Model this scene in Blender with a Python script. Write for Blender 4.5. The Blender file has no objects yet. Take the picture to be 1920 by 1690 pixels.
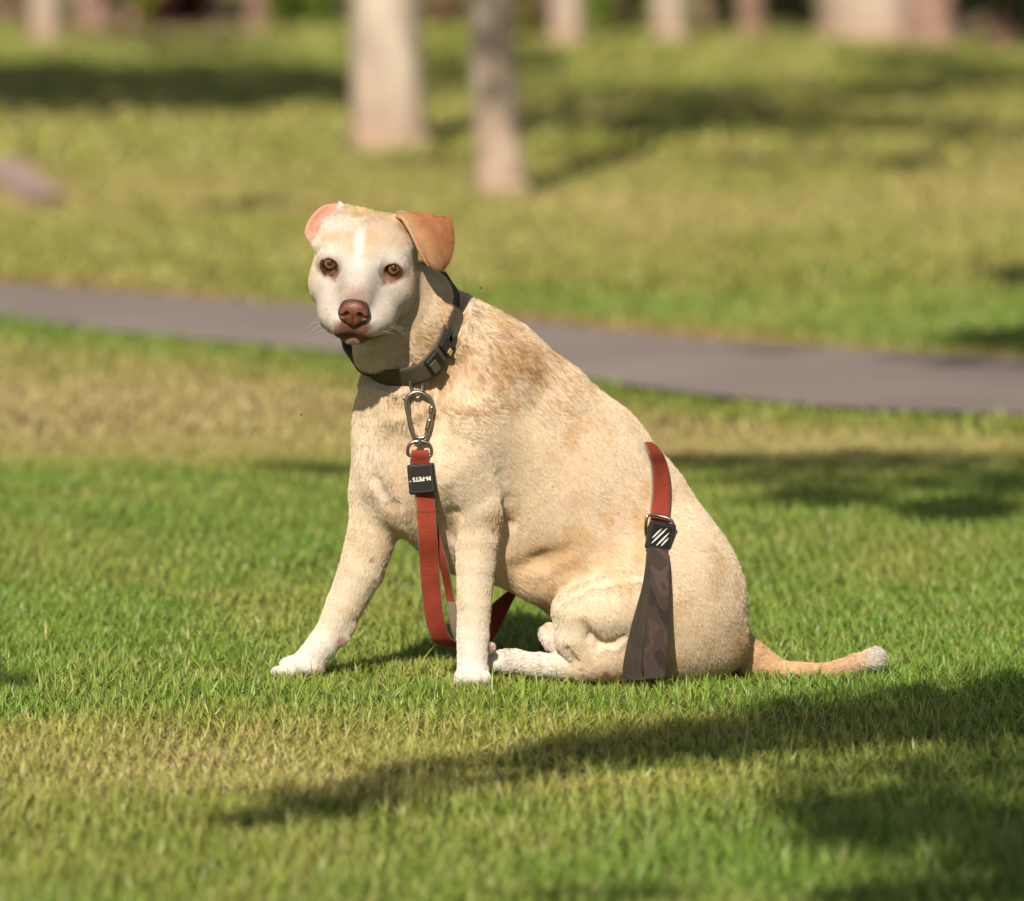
import bpy, bmesh, math, random, os
import numpy as np
from mathutils import Vector, Matrix

random.seed(7)
rng = np.random.default_rng(11)
QUICK = NOFUR = False                        # True for a coarse, bald trial

# ------------------------------------------------------------------ camera
sc = bpy.context.scene
COL = sc.collection
FPX = 200 / 36 * 1920.0
CAMY, CAMH, PITCH = -8.3, 1.0853, math.radians(5.06)
cam_data = bpy.data.cameras.new('camera')
cam = bpy.data.objects.new('camera', cam_data)
COL.objects.link(cam)
cam.location = (0, CAMY, CAMH)
cam.rotation_euler = (math.pi / 2 - PITCH, 0, 0)
cam_data.lens = 200
cam_data.sensor_width = 36
cam_data.clip_start = 0.1
cam_data.clip_end = 1000
cam_data.dof.use_dof = True
cam_data.dof.focus_distance = 8.22
cam_data.dof.aperture_fstop = 3.9
cam_data.dof.aperture_blades = 0
sc.camera = cam

# ------------------------------------------------------------------ sky and sun
SUN_EL, SUN_AZ = math.radians(38), math.radians(13)     # azimuth: left of straight behind the camera
SUN_DIR = np.array([-math.sin(SUN_AZ) * math.cos(SUN_EL), -math.cos(SUN_AZ) * math.cos(SUN_EL), math.sin(SUN_EL)])
world = bpy.data.worlds.new('World')
sc.world = world
world.use_nodes = True
wn = world.node_tree
bg = wn.nodes['Background']
sky = wn.nodes.new('ShaderNodeTexSky')
sky.sky_type = 'NISHITA'
sky.sun_disc = False
sky.sun_elevation = SUN_EL
sky.sun_rotation = math.radians(180) + SUN_AZ
sky.air_density = 1.0
sky.dust_density = 2.0
wn.links.new(sky.outputs[0], bg.inputs[0])
bg.inputs[1].default_value = 0.05
sun_data = bpy.data.lights.new('sun', 'SUN')
sun_data.energy = 4.7
sun_data.angle = math.radians(0.53)
sun_data.color = (1.0, 0.90, 0.76)
sun = bpy.data.objects.new('sun', sun_data)
COL.objects.link(sun)
sun.rotation_euler = Vector(SUN_DIR).to_track_quat('Z', 'Y').to_euler()
sun.location = (-6, -14, 14)
vs = sc.view_settings
vs.view_transform = 'Standard'
vs.look = 'None'
vs.exposure = 0.22
vs.gamma = 1.0
try:
    vs.use_curve_mapping = False
except Exception:
    pass
sc.cycles_curves.shape = 'RIBBONS'
sc.cycles.max_bounces = 6
sc.cycles.transparent_max_bounces = 4

# ------------------------------------------------------------------ photograph pixel -> place
U = 1270.0                                   # pixels per metre at the dog
cp, sp = math.cos(PITCH), math.sin(PITCH)

def at(x, y, d):
    """pixel x, y of the 1920x1690 photograph and depth d (px units behind the plane Y=0) -> world"""
    x, y, d = np.broadcast_arrays(np.asarray(x, float), np.asarray(y, float), np.asarray(d, float))
    a = (x - 960) / FPX
    b = -(y - 845) / FPX
    dy = cp + b * sp
    dz = -sp + b * cp
    t = (d / U - CAMY) / dy
    return np.stack([a * t, CAMY + dy * t, CAMH + dz * t], -1)

def unat(W):
    W = np.asarray(W, float)
    X, Y, Z = W[..., 0], W[..., 1] - CAMY, W[..., 2] - CAMH
    f = Y * cp - Z * sp
    u = Y * sp + Z * cp
    return np.stack([960 + FPX * X / f, 845 - FPX * u / f, (Y + CAMY) * U], -1)

def terrain(x, y):
    d = np.maximum(np.asarray(y, float) - 16.0, 0)
    z = 0.018 * d * d / (d + 6.0)
    z = z + 0.05 * np.sin(np.asarray(x) * 0.9 + 1.0) * np.clip(d / 12, 0, 1) * np.sin(np.asarray(y) * 0.35)
    return z

def ground(px, py):
    """where the ray through pixel px, py meets the lawn"""
    a = (px - 960) / FPX
    b = -(py - 845) / FPX
    dy = cp + b * sp
    dz = -sp + b * cp
    lo, hi = 2.0, 150.0
    f = lambda t: CAMH + dz * t - terrain(a * t, CAMY + dy * t)
    t, step = lo, 0.05
    while t < 150 and f(t) > 0:
        t += step
        step *= 1.01
    lo, hi = t - step, t
    for _ in range(30):
        m = (lo + hi) / 2
        if f(m) > 0:
            lo = m
        else:
            hi = m
    return np.array([a * lo, CAMY + dy * lo, CAMH + dz * lo])

# ------------------------------------------------------------------ small helpers
def mesh_obj(name, verts, faces, mat=None, parent=None, smooth=True, cols=None):
    me = bpy.data.meshes.new(name)
    verts = np.asarray(verts, dtype=np.float32)
    if parent is not None:
        verts = verts - np.array(root_loc(parent), np.float32)
    if isinstance(faces, np.ndarray):
        nf, k = faces.shape
        me.vertices.add(len(verts))
        me.vertices.foreach_set('co', verts.ravel())
        me.loops.add(nf * k)
        me.loops.foreach_set('vertex_index', faces.astype(np.int32).ravel())
        me.polygons.add(nf)
        me.polygons.foreach_set('loop_start', np.arange(0, nf * k, k, dtype=np.int32))
        me.update(calc_edges=True)
        me.validate()
    else:
        me.from_pydata([tuple(v) for v in verts.tolist()], [], faces)
    if smooth:
        me.polygons.foreach_set('use_smooth', np.ones(len(me.polygons), dtype=bool))
    if cols is not None:
        a = me.color_attributes.new('col', 'FLOAT_COLOR', 'POINT')
        c = np.ones((len(verts), 4), np.float32)
        c[:, :3] = cols
        a.data.foreach_set('color', c.ravel())
    if mat:
        me.materials.append(mat)
    me.update()
    o = bpy.data.objects.new(name, me)
    COL.objects.link(o)
    if parent:
        o.parent = parent
    return o

def root_loc(o):
    v = Vector((0, 0, 0))
    while o is not None:
        v += o.location
        o = o.parent
    return v

def empty(name, loc, label, cat, group=None):
    o = bpy.data.objects.new(name, None)
    o.empty_display_size = 0.1
    COL.objects.link(o)
    o.location = loc
    tag(o, label, cat, group)
    return o

def tag(o, label=None, cat=None, group=None, kind=None):
    if label: o['label'] = label
    if cat: o['category'] = cat
    if group: o['group'] = group
    if kind: o['kind'] = kind
    return o

def mat(name, color=(0.5, 0.5, 0.5), rough=0.6, metal=0.0, spec=0.5):
    m = bpy.data.materials.new(name)
    m.use_nodes = True
    b = m.node_tree.nodes['Principled BSDF']
    b.inputs['Base Color'].default_value = (*color, 1)
    b.inputs['Roughness'].default_value = rough
    b.inputs['Metallic'].default_value = metal
    b.inputs['Specular IOR Level'].default_value = spec
    return m, m.node_tree, b

def nd(nt, kind, **kw):
    n = nt.nodes.new(kind)
    for k, v in kw.items():
        if k in n.inputs.keys() if hasattr(n.inputs, 'keys') else False:
            n.inputs[k].default_value = v
        else:
            setattr(n, k, v)
    return n

def noise_ramp(nt, bsdf, coord, scale, c0, c1, p0=0.35, p1=0.65, detail=4, target='Base Color'):
    n = nt.nodes.new('ShaderNodeTexNoise')
    n.inputs['Scale'].default_value = scale
    n.inputs['Detail'].default_value = detail
    nt.links.new(coord, n.inputs['Vector'])
    r = nt.nodes.new('ShaderNodeValToRGB')
    r.color_ramp.elements[0].position = p0
    r.color_ramp.elements[1].position = p1
    r.color_ramp.elements[0].color = (*c0, 1)
    r.color_ramp.elements[1].color = (*c1, 1)
    nt.links.new(n.outputs['Fac'], r.inputs['Fac'])
    if target:
        nt.links.new(r.outputs['Color'], bsdf.inputs[target])
    return n, r

def bump(nt, bsdf, height, strength, dist):
    b = nt.nodes.new('ShaderNodeBump')
    b.inputs['Strength'].default_value = strength
    b.inputs['Distance'].default_value = dist
    nt.links.new(height, b.inputs['Height'])
    nt.links.new(b.outputs['Normal'], bsdf.inputs['Normal'])
    return b

# numpy value noise (colour patches, fur whorls, terrain)
def vnoise(P, scale, seed=0, octaves=1):
    P = np.asarray(P, dtype=np.float64)
    out = np.zeros(P.shape[:-1])
    amp, tot = 1.0, 0.0
    for o in range(octaves):
        Q = P * scale * (2 ** o) + 17.3 * (o + 1) + seed * 5.17
        I = np.floor(Q).astype(np.int64)
        f = Q - I
        f = f * f * (3 - 2 * f)
        r = 0
        for c in range(2 ** P.shape[-1]):
            h = np.zeros(P.shape[:-1], dtype=np.int64) + seed * 374761393
            w = 1.0
            for k in range(P.shape[-1]):
                bit = (c >> k) & 1
                h = h * 668265263 + (I[..., k] + bit) * (2246822519 + 3266489917 * k)
                h = h ^ (h >> 15)
                w = w * (f[..., k] if bit else 1 - f[..., k])
            h = (h * 1274126177) & 0x7fffffff
            h = h ^ (h >> 13)
            r = r + w * ((h & 0xffff) / 65535.0)
        out += amp * r
        tot += amp
        amp *= 0.5
    return out / tot

def smooth01(x, a, b):
    t = np.clip((x - a) / (b - a), 0, 1)
    return t * t * (3 - 2 * t)

# ================================================================== THE DOG'S SHAPE (signed distance field)
# coordinates: x right, y down, z away from the camera, all in photograph pixels at the dog (1270 per metre)
PR = []

def add(kind, k, op, bb, **kw):
    PR.append(dict(kind=kind, k=k, op=op, lo=np.array(bb[0], np.float32), hi=np.array(bb[1], np.float32), **kw))

def cone(p1, r1, p2, r2, k=30, sz=1.0, op='+', frame=None):
    p1, p2 = np.array(p1, float), np.array(p2, float)
    if frame is not None:
        w1, w2 = frame(p1), frame(p2)
    else:
        w1, w2 = p1, p2
    r = max(r1, r2) * max(1, sz) + 2
    add('c', k, op, (np.minimum(w1, w2) - r, np.maximum(w1, w2) + r), a=w1, b=w2, r1=r1, r2=r2, sz=sz)

def chain(pts, k=30, sz=1.0, ki=8):
    n0 = len(PR)
    for (a, b) in zip(pts[:-1], pts[1:]):
        cone(a[:3], a[3], b[:3], b[3], ki, sz)
    seg = PR[n0:]
    del PR[n0:]
    add('h', k, '+', (np.min([p['lo'] for p in seg], 0), np.max([p['hi'] for p in seg], 0)), seg=seg, ki=ki)

def ell(c, r, k=25, rot=None, op='+'):
    c, r = np.array(c, float), np.array(r, float)
    R = np.eye(3) if rot is None else np.array(rot)
    m = max(r) + 2
    add('e', k, op, (c - m, c + m), c=c, r=r, R=R)

def rotz(deg):
    a = math.radians(deg)
    return np.array([[math.cos(a), -math.sin(a), 0], [math.sin(a), math.cos(a), 0], [0, 0, 1]])

def prim_d(p, P):
    if p['kind'] == 'h':                       # a limb: its segments joined first, then blended on as one
        d = None
        for s in p['seg']:
            e = prim_d(s, P)
            if d is None:
                d = e
            else:
                h = np.maximum(p['ki'] - np.abs(d - e), 0) / p['ki']
                d = np.minimum(d, e) - h * h * p['ki'] * 0.25
        return d
    if p['kind'] == 'c':
        a, b = p['a'], p['b']
        q = P - a.astype(np.float32)
        ba = (b - a).astype(np.float32)
        if p['sz'] != 1.0:
            s = np.array([1, 1, 1 / p['sz']], np.float32)
            q = q * s
            ba = ba * s
        h = np.clip(q @ ba / max(float(ba @ ba), 1e-6), 0, 1)
        q = q - h[:, None] * ba
        return (np.sqrt((q * q).sum(1)) - (p['r1'] + (p['r2'] - p['r1']) * h)) * min(1.0, (1 + p['sz']) / 2)
    q = (P - p['c'].astype(np.float32)) @ p['R'].astype(np.float32)
    r = p['r'].astype(np.float32)
    k0 = np.sqrt(((q / r) ** 2).sum(1))
    k1 = np.sqrt(((q / (r * r)) ** 2).sum(1))
    return k0 * (k0 - 1) / np.maximum(k1, 1e-5)

def sdf_chunk(P, prims, base=300.0):
    d = np.full(len(P), base, np.float32)
    lo, hi = P.min(0), P.max(0)
    for p in prims:
        gap = np.maximum(np.maximum(p['lo'] - hi, lo - p['hi']), 0)
        if float(np.sqrt((gap * gap).sum())) > (62 if p['op'] == '+' else 22):
            continue
        e = prim_d(p, P)
        k = p['k']
        if p['op'] == '+':
            h = np.maximum(k - np.abs(d - e), 0) / k
            d = np.minimum(d, e) - h * h * k * 0.25
        else:
            e = -e
            h = np.maximum(k - np.abs(d - e), 0) / k
            d = np.maximum(d, e) + h * h * k * 0.25
    return d

def sdf(P, prims, block=48.0):
    """evaluate on scattered points, chunked by blocks of space"""
    P = np.asarray(P, np.float32)
    key = np.floor(P / block).astype(np.int64)
    key = (key[:, 0] * 4096 + key[:, 1]) * 4096 + key[:, 2]
    order = np.argsort(key, kind='stable')
    ks = key[order]
    cuts = np.flatnonzero(np.diff(ks)) + 1
    out = np.empty(len(P), np.float32)
    for idx in np.split(order, cuts):
        if len(idx):
            out[idx] = sdf_chunk(P[idx], prims)
    return out

def grad(P, prims, e=1.0):
    g = np.zeros((len(P), 3), np.float32)
    for k in ((1, -1, -1), (-1, -1, 1), (-1, 1, -1), (1, 1, 1)):      # tetrahedral differences
        D = np.array(k, np.float32) * e * 0.6
        g += D * sdf(P + D, prims)[:, None]
    n = np.linalg.norm(g, axis=1, keepdims=True)
    return g / np.maximum(n, 1e-6)

def lines(segs):
    """grid lines with a different step in each stretch"""
    out = []
    for a, b, s in segs:
        n = max(1, int(round((b - a) / s)))
        out.append(np.linspace(a, b, n, endpoint=False))
    out.append([segs[-1][1]])
    return np.concatenate(out).astype(np.float32)

def surface_nets(xs, ys, zs, prims, C=6):
    nx, ny, nz = len(xs), len(ys), len(zs)
    D = np.empty((nx, ny, nz), np.float32)
    ci = lambda n: np.unique(np.append(np.arange(0, n, C), n - 1))
    ix, iy, iz = ci(nx), ci(ny), ci(nz)
    G = np.stack(np.meshgrid(xs[ix], ys[iy], zs[iz], indexing='ij'), -1).reshape(-1, 3)
    Dc = sdf(G, prims).reshape(len(ix), len(iy), len(iz))
    for i in range(len(ix) - 1):
        x0, x1 = ix[i], ix[i + 1] + (1 if i == len(ix) - 2 else 0)
        for j in range(len(iy) - 1):
            y0, y1 = iy[j], iy[j + 1] + (1 if j == len(iy) - 2 else 0)
            blk = Dc[i:i + 2, j:j + 2, :]
            diag = math.sqrt(float(xs[ix[i + 1]] - xs[ix[i]]) ** 2 + float(ys[iy[j + 1]] - ys[iy[j]]) ** 2 + (C * 4.6) ** 2)
            for m in range(len(iz) - 1):
                z0, z1 = iz[m], iz[m + 1] + (1 if m == len(iz) - 2 else 0)
                b = blk[:, :, m:m + 2]
                if b.min() > diag * 0.8 or b.max() < -diag * 0.8:
                    D[x0:x1, y0:y1, z0:z1] = b[0, 0, 0]
                    continue
                Q = np.stack(np.meshgrid(xs[x0:x1], ys[y0:y1], zs[z0:z1], indexing='ij'), -1).reshape(-1, 3)
                D[x0:x1, y0:y1, z0:z1] = sdf_chunk(Q, prims).reshape(x1 - x0, y1 - y0, z1 - z0)
    ins = D < 0
    cnt = np.zeros((nx - 1, ny - 1, nz - 1), np.int8)
    for a in (0, 1):
        for b in (0, 1):
            for c in (0, 1):
                cnt += ins[a:nx - 1 + a, b:ny - 1 + b, c:nz - 1 + c]
    cells = np.argwhere((cnt > 0) & (cnt < 8))
    idx = np.full(cnt.shape, -1, np.int32)
    idx[cells[:, 0], cells[:, 1], cells[:, 2]] = np.arange(len(cells))
    acc = np.zeros((len(cells), 3))
    num = np.zeros(len(cells))
    cor = [(a, b, c) for a in (0, 1) for b in (0, 1) for c in (0, 1)]
    L = (xs, ys, zs)
    for p in cor:
        for ax in range(3):
            if p[ax] == 1:
                continue
            q = list(p)
            q[ax] = 1
            A = cells + np.array(p)
            B = cells + np.array(q)
            da = D[A[:, 0], A[:, 1], A[:, 2]]
            db = D[B[:, 0], B[:, 1], B[:, 2]]
            m = (da < 0) != (db < 0)
            t = np.where(m, da / np.where(m, da - db, 1), 0)
            pa = np.stack([L[k][A[:, k]] for k in range(3)], 1)
            pb = np.stack([L[k][B[:, k]] for k in range(3)], 1)
            acc += np.where(m[:, None], pa + (pb - pa) * t[:, None], 0)
            num += m
    V = (acc / num[:, None]).astype(np.float32)
    F = []
    for ax in range(3):
        sl0 = [slice(1, -1)] * 3
        sl0[ax] = slice(0, -1)
        sl1 = [slice(1, -1)] * 3
        sl1[ax] = slice(1, None)
        a, b = ins[tuple(sl0)], ins[tuple(sl1)]
        E = np.argwhere(a != b)
        fl = a[E[:, 0], E[:, 1], E[:, 2]]
        off = np.ones(3, int)
        off[ax] = 0
        E = E + off
        u, v = (ax + 1) % 3, (ax + 2) % 3
        def cell(du, dv):
            Q = E.copy()
            Q[:, u] -= du
            Q[:, v] -= dv
            return idx[Q[:, 0], Q[:, 1], Q[:, 2]]
        q = np.stack([cell(0, 0), cell(1, 0), cell(1, 1), cell(0, 1)], 1)
        q[fl] = q[fl]
        q[~fl] = q[~fl][:, ::-1]
        F.append(q)
    F = np.concatenate(F)
    F = F[(F >= 0).all(1)]
    g = grad(V, prims)
    for _ in range(2):
        V = V - np.clip(sdf(V, prims), -3, 3)[:, None] * g
    return V, F

# --- trunk of the body
chain([(782, 792, 62, 120), (868, 866, 98, 156), (962, 834, 125, 178), (1052, 911, 150, 181),
       (1132, 1000, 165, 175), (1192, 1072, 178, 164), (1250, 1140, 188, 130)], 40, 0.86, 24)
chain([(892, 716, 110, 140), (768, 615, 22, 104), (716, 548, -38, 82)], 40)
ell((786, 566, 45), (60, 62, 60), 30)
chain([(728, 668, -20, 62), (762, 752, 10, 84)], 34)
ell((724, 868, 36), (58, 75, 55), 40)
cone((765, 925, 62), 72, (872, 965, 108), 98, 40)
cone((880, 985, 118), 92, (1000, 1032, 138), 84, 40)
# --- near shoulder and near foreleg
chain([(925, 700, 34, 76), (880, 800, 0, 84), (850, 868, -12, 76)], 60)
cone((848, 880, -12), 68, (896, 940, -4), 54, 30)
chain([(895, 955, 0, 50), (894, 1010, 0, 41), (892, 1060, 0, 36), (889, 1130, 0, 31.5), (887, 1190, 0, 30), (886, 1245, -3, 28.5)], 14, 1, 4)
cone((905, 945, 6), 40, (938, 958, 16), 17, 18)
ell((919, 1214, 12), (9, 10, 9), 6)
ell((886, 1268, -12), (30, 20, 34), 14)
for dx, dz in ((-22, -22), (-8, -30), (8, -30), (22, -22)):
    ell((886 + dx, 1272, -8 + dz), (12, 14, 20), 5)
# --- far foreleg, reaching out to the left
chain([(735, 850, 95, 72), (716, 925, 92, 62), (703, 985, 98, 48), (677, 1072, 104, 42), (648, 1133, 108, 35.5),
       (620, 1186, 110, 28), (592, 1228, 108, 25)], 22, 1, 4)
ell((567, 1250, 106), (42, 17, 28), 14, rotz(10))
for dx, dz in ((-36, -6), (-38, 8), (-32, -20), (-28, 20)):
    ell((567 + dx, 1259, 106 + dz), (20, 11, 11), 6)
cone((606, 1208, 108), 24, (552, 1252, 106), 14, 16)
cone((655, 1172, 108), 14, (642, 1202, 104), 9, 12)
# --- near thigh, knee, shin and hind foot
chain([(1262, 1085, 95, 122), (1195, 1125, 55, 92)], 45)
ell((1136, 1142, 20), (78, 60, 56), 14, rotz(4))
chain([(1084, 1150, 24, 50), (1082, 1190, 30, 42), (1112, 1238, 36, 36)], 12)
ell((1280, 1150, 115), (120, 125, 122), 40)
cone((1160, 1225, 50), 50, (1340, 1210, 120), 56, 40)
cone((1330, 1185, 165), 58, (1345, 1205, 175), 52, 30)
chain([(1085, 1252, 48, 26), (1010, 1247, 54, 21), (958, 1240, 56, 22), (930, 1240, 54, 20)], 10)
for dz, dy in ((-14, 6), (2, -4), (18, 0)):
    ell((920, 1240 + dy, 54 + dz), (17, 13, 9), 4)
# --- far thigh (mostly hidden), sheath
chain([(1235, 1095, 265, 95), (1140, 1150, 285, 62), (1120, 1225, 280, 34)], 35)
ell((1049, 1203, 78), (44, 26, 24), 12, rotz(38))
# --- flank fold
cone((1012, 1082, 100), 38, (1095, 1098, 80), 36, 30)
# --- tail lying in the grass
chain([(1352, 1195, 180, 44), (1402, 1232, 186, 33), (1465, 1262, 182, 21), (1540, 1262, 176, 16), (1600, 1246, 168, 17), (1640, 1235, 162, 21)], 14)

# the groove that the collar presses into the neck
cc = np.array([765.0, 615.0, 20.0])
cn = np.array([-0.45, -0.68, -0.57])
cn /= np.linalg.norm(cn)
e1 = np.array([1.0, 0, 0]) - cn * cn[0]
e1 /= np.linalg.norm(e1)
e2 = np.cross(cn, e1)
if e2[1] < 0:
    e2 = -e2
_th, _r = [], []
for (x, y) in ((655, 652), (690, 690), (737, 706), (795, 696), (822, 662), (838, 615), (846, 570), (842, 530), (800, 505), (730, 530), (680, 580)):
    a, b = np.linalg.solve(np.array([[e1[0], e2[0]], [e1[1], e2[1]]]), np.array([x, y]) - cc[:2])
    _th.append(math.atan2(b, a) % (2 * math.pi))
    _r.append(math.hypot(a, b))
_o = np.argsort(_th)
_th, _r = np.array(_th)[_o], np.array(_r)[_o]
NA = 160
ths = np.linspace(0, 2 * math.pi, NA, endpoint=False)
RING = np.interp(ths, np.concatenate([_th - 2 * math.pi, _th, _th + 2 * math.pi]), np.tile(_r, 3))
for _ in range(10):
    RING = (np.roll(RING, 1) + RING * 2 + np.roll(RING, -1)) / 4
_rp = [cc + (e1 * math.cos(t) + e2 * math.sin(t)) * (r + 10) for t, r in zip(ths, RING)]
for i in range(0, NA, 5):
    a, b = _rp[i], _rp[(i + 5) % NA]
    cone(a, 17, b, 17, 12, 1, '-')

# --- head, in its own frame: u right, v up, w forward out of the face
HP, HY, HR = math.radians(18), math.radians(6), math.radians(5)
fw = np.array([-math.sin(HY) * math.cos(HP), math.sin(HP), -math.cos(HY) * math.cos(HP)])
up0 = np.array([0, -1.0, 0])
upv = up0 - fw * (up0 @ fw)
upv /= np.linalg.norm(upv)
rt = np.cross(fw, upv)
rt = rt if rt[0] > 0 else -rt
cr, sr = math.cos(HR), math.sin(HR)
rt2 = rt * cr - upv * sr
up2 = upv * cr + rt * sr
HM = np.stack([rt2, up2, fw], 1)            # columns: the head's axes
EYE = 60.0
HO = np.array([677.5, 502.0, -150.0]) - HM @ np.array([0, 0, 70.0])

def H(u, v, w):
    return HO + HM @ np.array([u, v, w], float)

def hell(c, r, k=20, op='+', rot=None, both=True):
    for s in ((1, -1) if (both and abs(c[0]) > 1e-6) else (1,)):
        R = HM if rot is None else HM @ (rot if s == 1 else np.diag([-1, 1, 1]) @ rot @ np.diag([-1, 1, 1]))
        ell(H(c[0] * s, c[1], c[2]), r, k, R, op)

def hcone(a, ra, b, rb, k=15, op='+', both=True):
    for s in ((1, -1) if both else (1,)):
        cone(H(a[0] * s, a[1], a[2]), ra, H(b[0] * s, b[1], b[2]), rb, k, 1.0, op)

hell((0, 6, -30), (92, 66, 92), 30)
hell((42, 26, -20), (48, 42, 70), 24)
hell((0, -36, -18), (81, 76, 78), 30)
hell((50, -46, -4), (38, 56, 54), 26)
hell((0, 12, 26), (66, 48, 50), 34)
hell((42, 16, 32), (34, 26, 30), 34)
hell((55, -42, 38), (42, 48, 42), 30)
hcone((0, -2, 58), 38, (0, -40, 148), 32, 34, both=False)
hcone((42, -52, 56), 42, (30, -72, 112), 38, 30)
hell((33, -79, 106), (39, 37, 60), 22)
hell((19, -86, 152), (27, 26, 30), 14)
hell((0, -98, 40), (56, 44, 84), 26)
hell((0, -112, 120), (34, 14, 50), 5)
hcone((0, -95, 20), 50, (0, -110, -50), 60, 30, both=False)
# eye sockets, lids, lid opening
hell((EYE, -1, 91), (17, 14, 12.5), 16, '-')
hell((EYE, 0, 56), (22.0, 20.5, 21.6), 12)
hell((EYE, 0, 80), (14.6, 13.2, 16), 2.5, '-')
# seam of the lips and furrow under the nose
for s in (1, -1):
    cone(H(s * 2, -96, 188), 2.6, H(s * 32, -108, 168), 3.6, 4, 1, '-')
    cone(H(s * 32, -106, 168), 3.4, H(s * 58, -110, 124), 3.2, 4, 1, '-')
    cone(H(s * 58, -110, 124), 3.2, H(s * 66, -90, 84), 2.2, 5, 1, '-')
cone(H(0, -76, 192), 1.8, H(0, -96, 188), 2.0, 3, 1, '-')
# soft creases of the coat: behind the elbow, flank, breastbone, shoulder
HZ = HO[2]
chain([(600, 458, HZ - 26, 12), (622, 430, HZ - 16, 17), (652, 406, HZ - 6, 15), (690, 406, HZ + 14, 8)], 14, 1, 8)
chain([(752, 412, HZ - 2, 14), (774, 440, HZ + 2, 20)], 14)

def front_z(x, y, prims=None):
    prims = PR if prims is None else prims
    z = -400.0
    for _ in range(160):
        d = float(sdf_chunk(np.array([[x, y, z]], np.float32), prims)[0])
        if d < 0.15:
            return z
        z += min(max(d * 0.8, 0.2), 40)
        if z > 500:
            return None
    return z

def crease(pts, depth, k):
    Q = [(x, y, front_z(x, y)) for x, y, r in pts]
    m = max(a[2] for a in pts)
    z = [p[2] - a[2] + depth * (a[2] / m) - (k * 0.35 if i in (0, len(pts) - 1) else 0) for i, (p, a) in enumerate(zip(Q, pts))]
    for i in range(len(pts) - 1):
        a, b, p, q = pts[i], pts[i + 1], Q[i], Q[i + 1]
        cone((p[0], p[1], z[i]), a[2], (q[0], q[1], z[i + 1]), b[2], k, 1, '-')

crease([(1094, 1168, 6), (1108, 1192, 9), (1124, 1206, 10), (1146, 1205, 9), (1168, 1194, 6)], 8, 8)
crease([(1050, 1122, 5), (1085, 1100, 9), (1130, 1087, 8), (1175, 1082, 5), (1215, 1080, 2)], 3, 18)
crease([(1060, 1215, 6), (1078, 1240, 8)], 8, 8)
crease([(842, 925, 5), (850, 965, 8), (846, 1010, 9)], 3, 20)
crease([(940, 890, 4), (952, 940, 7), (950, 985, 8), (946, 1030, 5)], 4, 18)
crease([(680, 840, 3), (700, 900, 6), (735, 950, 8), (750, 985, 5)], 3, 16)
crease([(970, 1068, 4), (1010, 1052, 8), (1060, 1035, 3)], 1, 26)
DOG = list(PR)

# ------------------------------------------------------------------ the nose leather
PR.clear()
hell((0, -46, 172), (27, 19, 23), 7)
hell((0, -63, 172), (21, 19, 20), 8)
hell((16, -56, 176), (14.5, 15, 15), 6)
for s in (1, -1):
    cone(H(s * 11.5, -53, 192), 4.6, H(s * 20, -60, 190), 3.0, 3, 1, '-')
    cone(H(s * 20, -60, 190), 3.0, H(s * 28, -58, 182), 1.6, 3, 1, '-')
cone(H(0, -56, 195), 1.5, H(0, -80, 190), 1.8, 3, 1, '-')
NOSE = list(PR)
PR.clear()


# ================================================================== THE SETTING
def lawn_color(X, Y):
    """grass colour at ground positions (linear): green, olive and straw patches"""
    P = np.stack([X, Y], -1)
    n1 = vnoise(P, 0.55, 101, 3)
    n2 = vnoise(P, 2.2, 102, 3)
    n3 = vnoise(P, 9.0, 103, 2)
    d = Y - CAMY
    dry = np.full(X.shape, 0.12)
    band = lambda a, b, s: smooth01(Y, a - s, a + s) * (1 - smooth01(Y, b - s, b + s))
    dry = dry + 0.42 * band(-1.15 + 0.25 * (n1 - 0.5), -0.28 + 0.3 * (n2 - 0.5), 0.16) * (1 - smooth01(X, 0.15, 0.9))
    dry = dry + 0.78 * band(3.6, 5.6, 0.35) * smooth01(n1 + 0.2, 0.3, 0.6)
    dry = dry + 0.62 * band(5.0, 7.4, 0.6) * (1 - smooth01(X, -0.9, 0.2))
    dry = dry + 0.16 * (1 - smooth01(Y, -1.5, -0.9)) * (1 - smooth01(X, 0.0, 0.4))
    dry = dry + 0.42 * smooth01(Y, 8.5, 10.5) + 0.16 * smooth01(Y, 12, 16) * (1 - smooth01(Y, 26, 34))
    dry = dry - 0.16 * smooth01(Y, 16, 22)
    dry = dry + 0.55 * (n2 - 0.5) + 0.35 * (n1 - 0.5) + 0.3 * (n3 - 0.5)
    yn_ = np.interp(X, near_e[:, 0], near_e[:, 1])
    dry = dry * (1 - 0.75 * np.exp(-((Y - yn_ + 0.2) / 0.5) ** 2))
    dry = np.clip(dry, 0, 1)[..., None]
    green = np.array([0.205, 0.345, 0.050])
    olive = np.array([0.36, 0.385, 0.075])
    straw = np.array([0.56, 0.47, 0.19])
    c = np.where(dry < 0.5, green + (olive - green) * dry * 2, olive + (straw - olive) * (dry * 2 - 1))
    c = c * (1 + 0.18 * smooth01(Y, 8, 12))[..., None]  # far lawn lightened in its colour to offset the blades' self-shading
    edge = PATH_FAR_DIST(X, Y)
    t = (np.exp(-(edge / 0.42) ** 2) * (0.65 + 0.35 * smooth01(n2, 0.35, 0.6)) * (edge > -0.1))[..., None]
    c = c * (1 - t) + np.array([0.50, 0.30, 0.13]) * t
    soil = (smooth01(Y, 36, 44) * smooth01(n1, 0.42, 0.6))[..., None]
    c = c * (1 - soil) + np.array([0.30, 0.19, 0.15]) * soil
    return c

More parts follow.
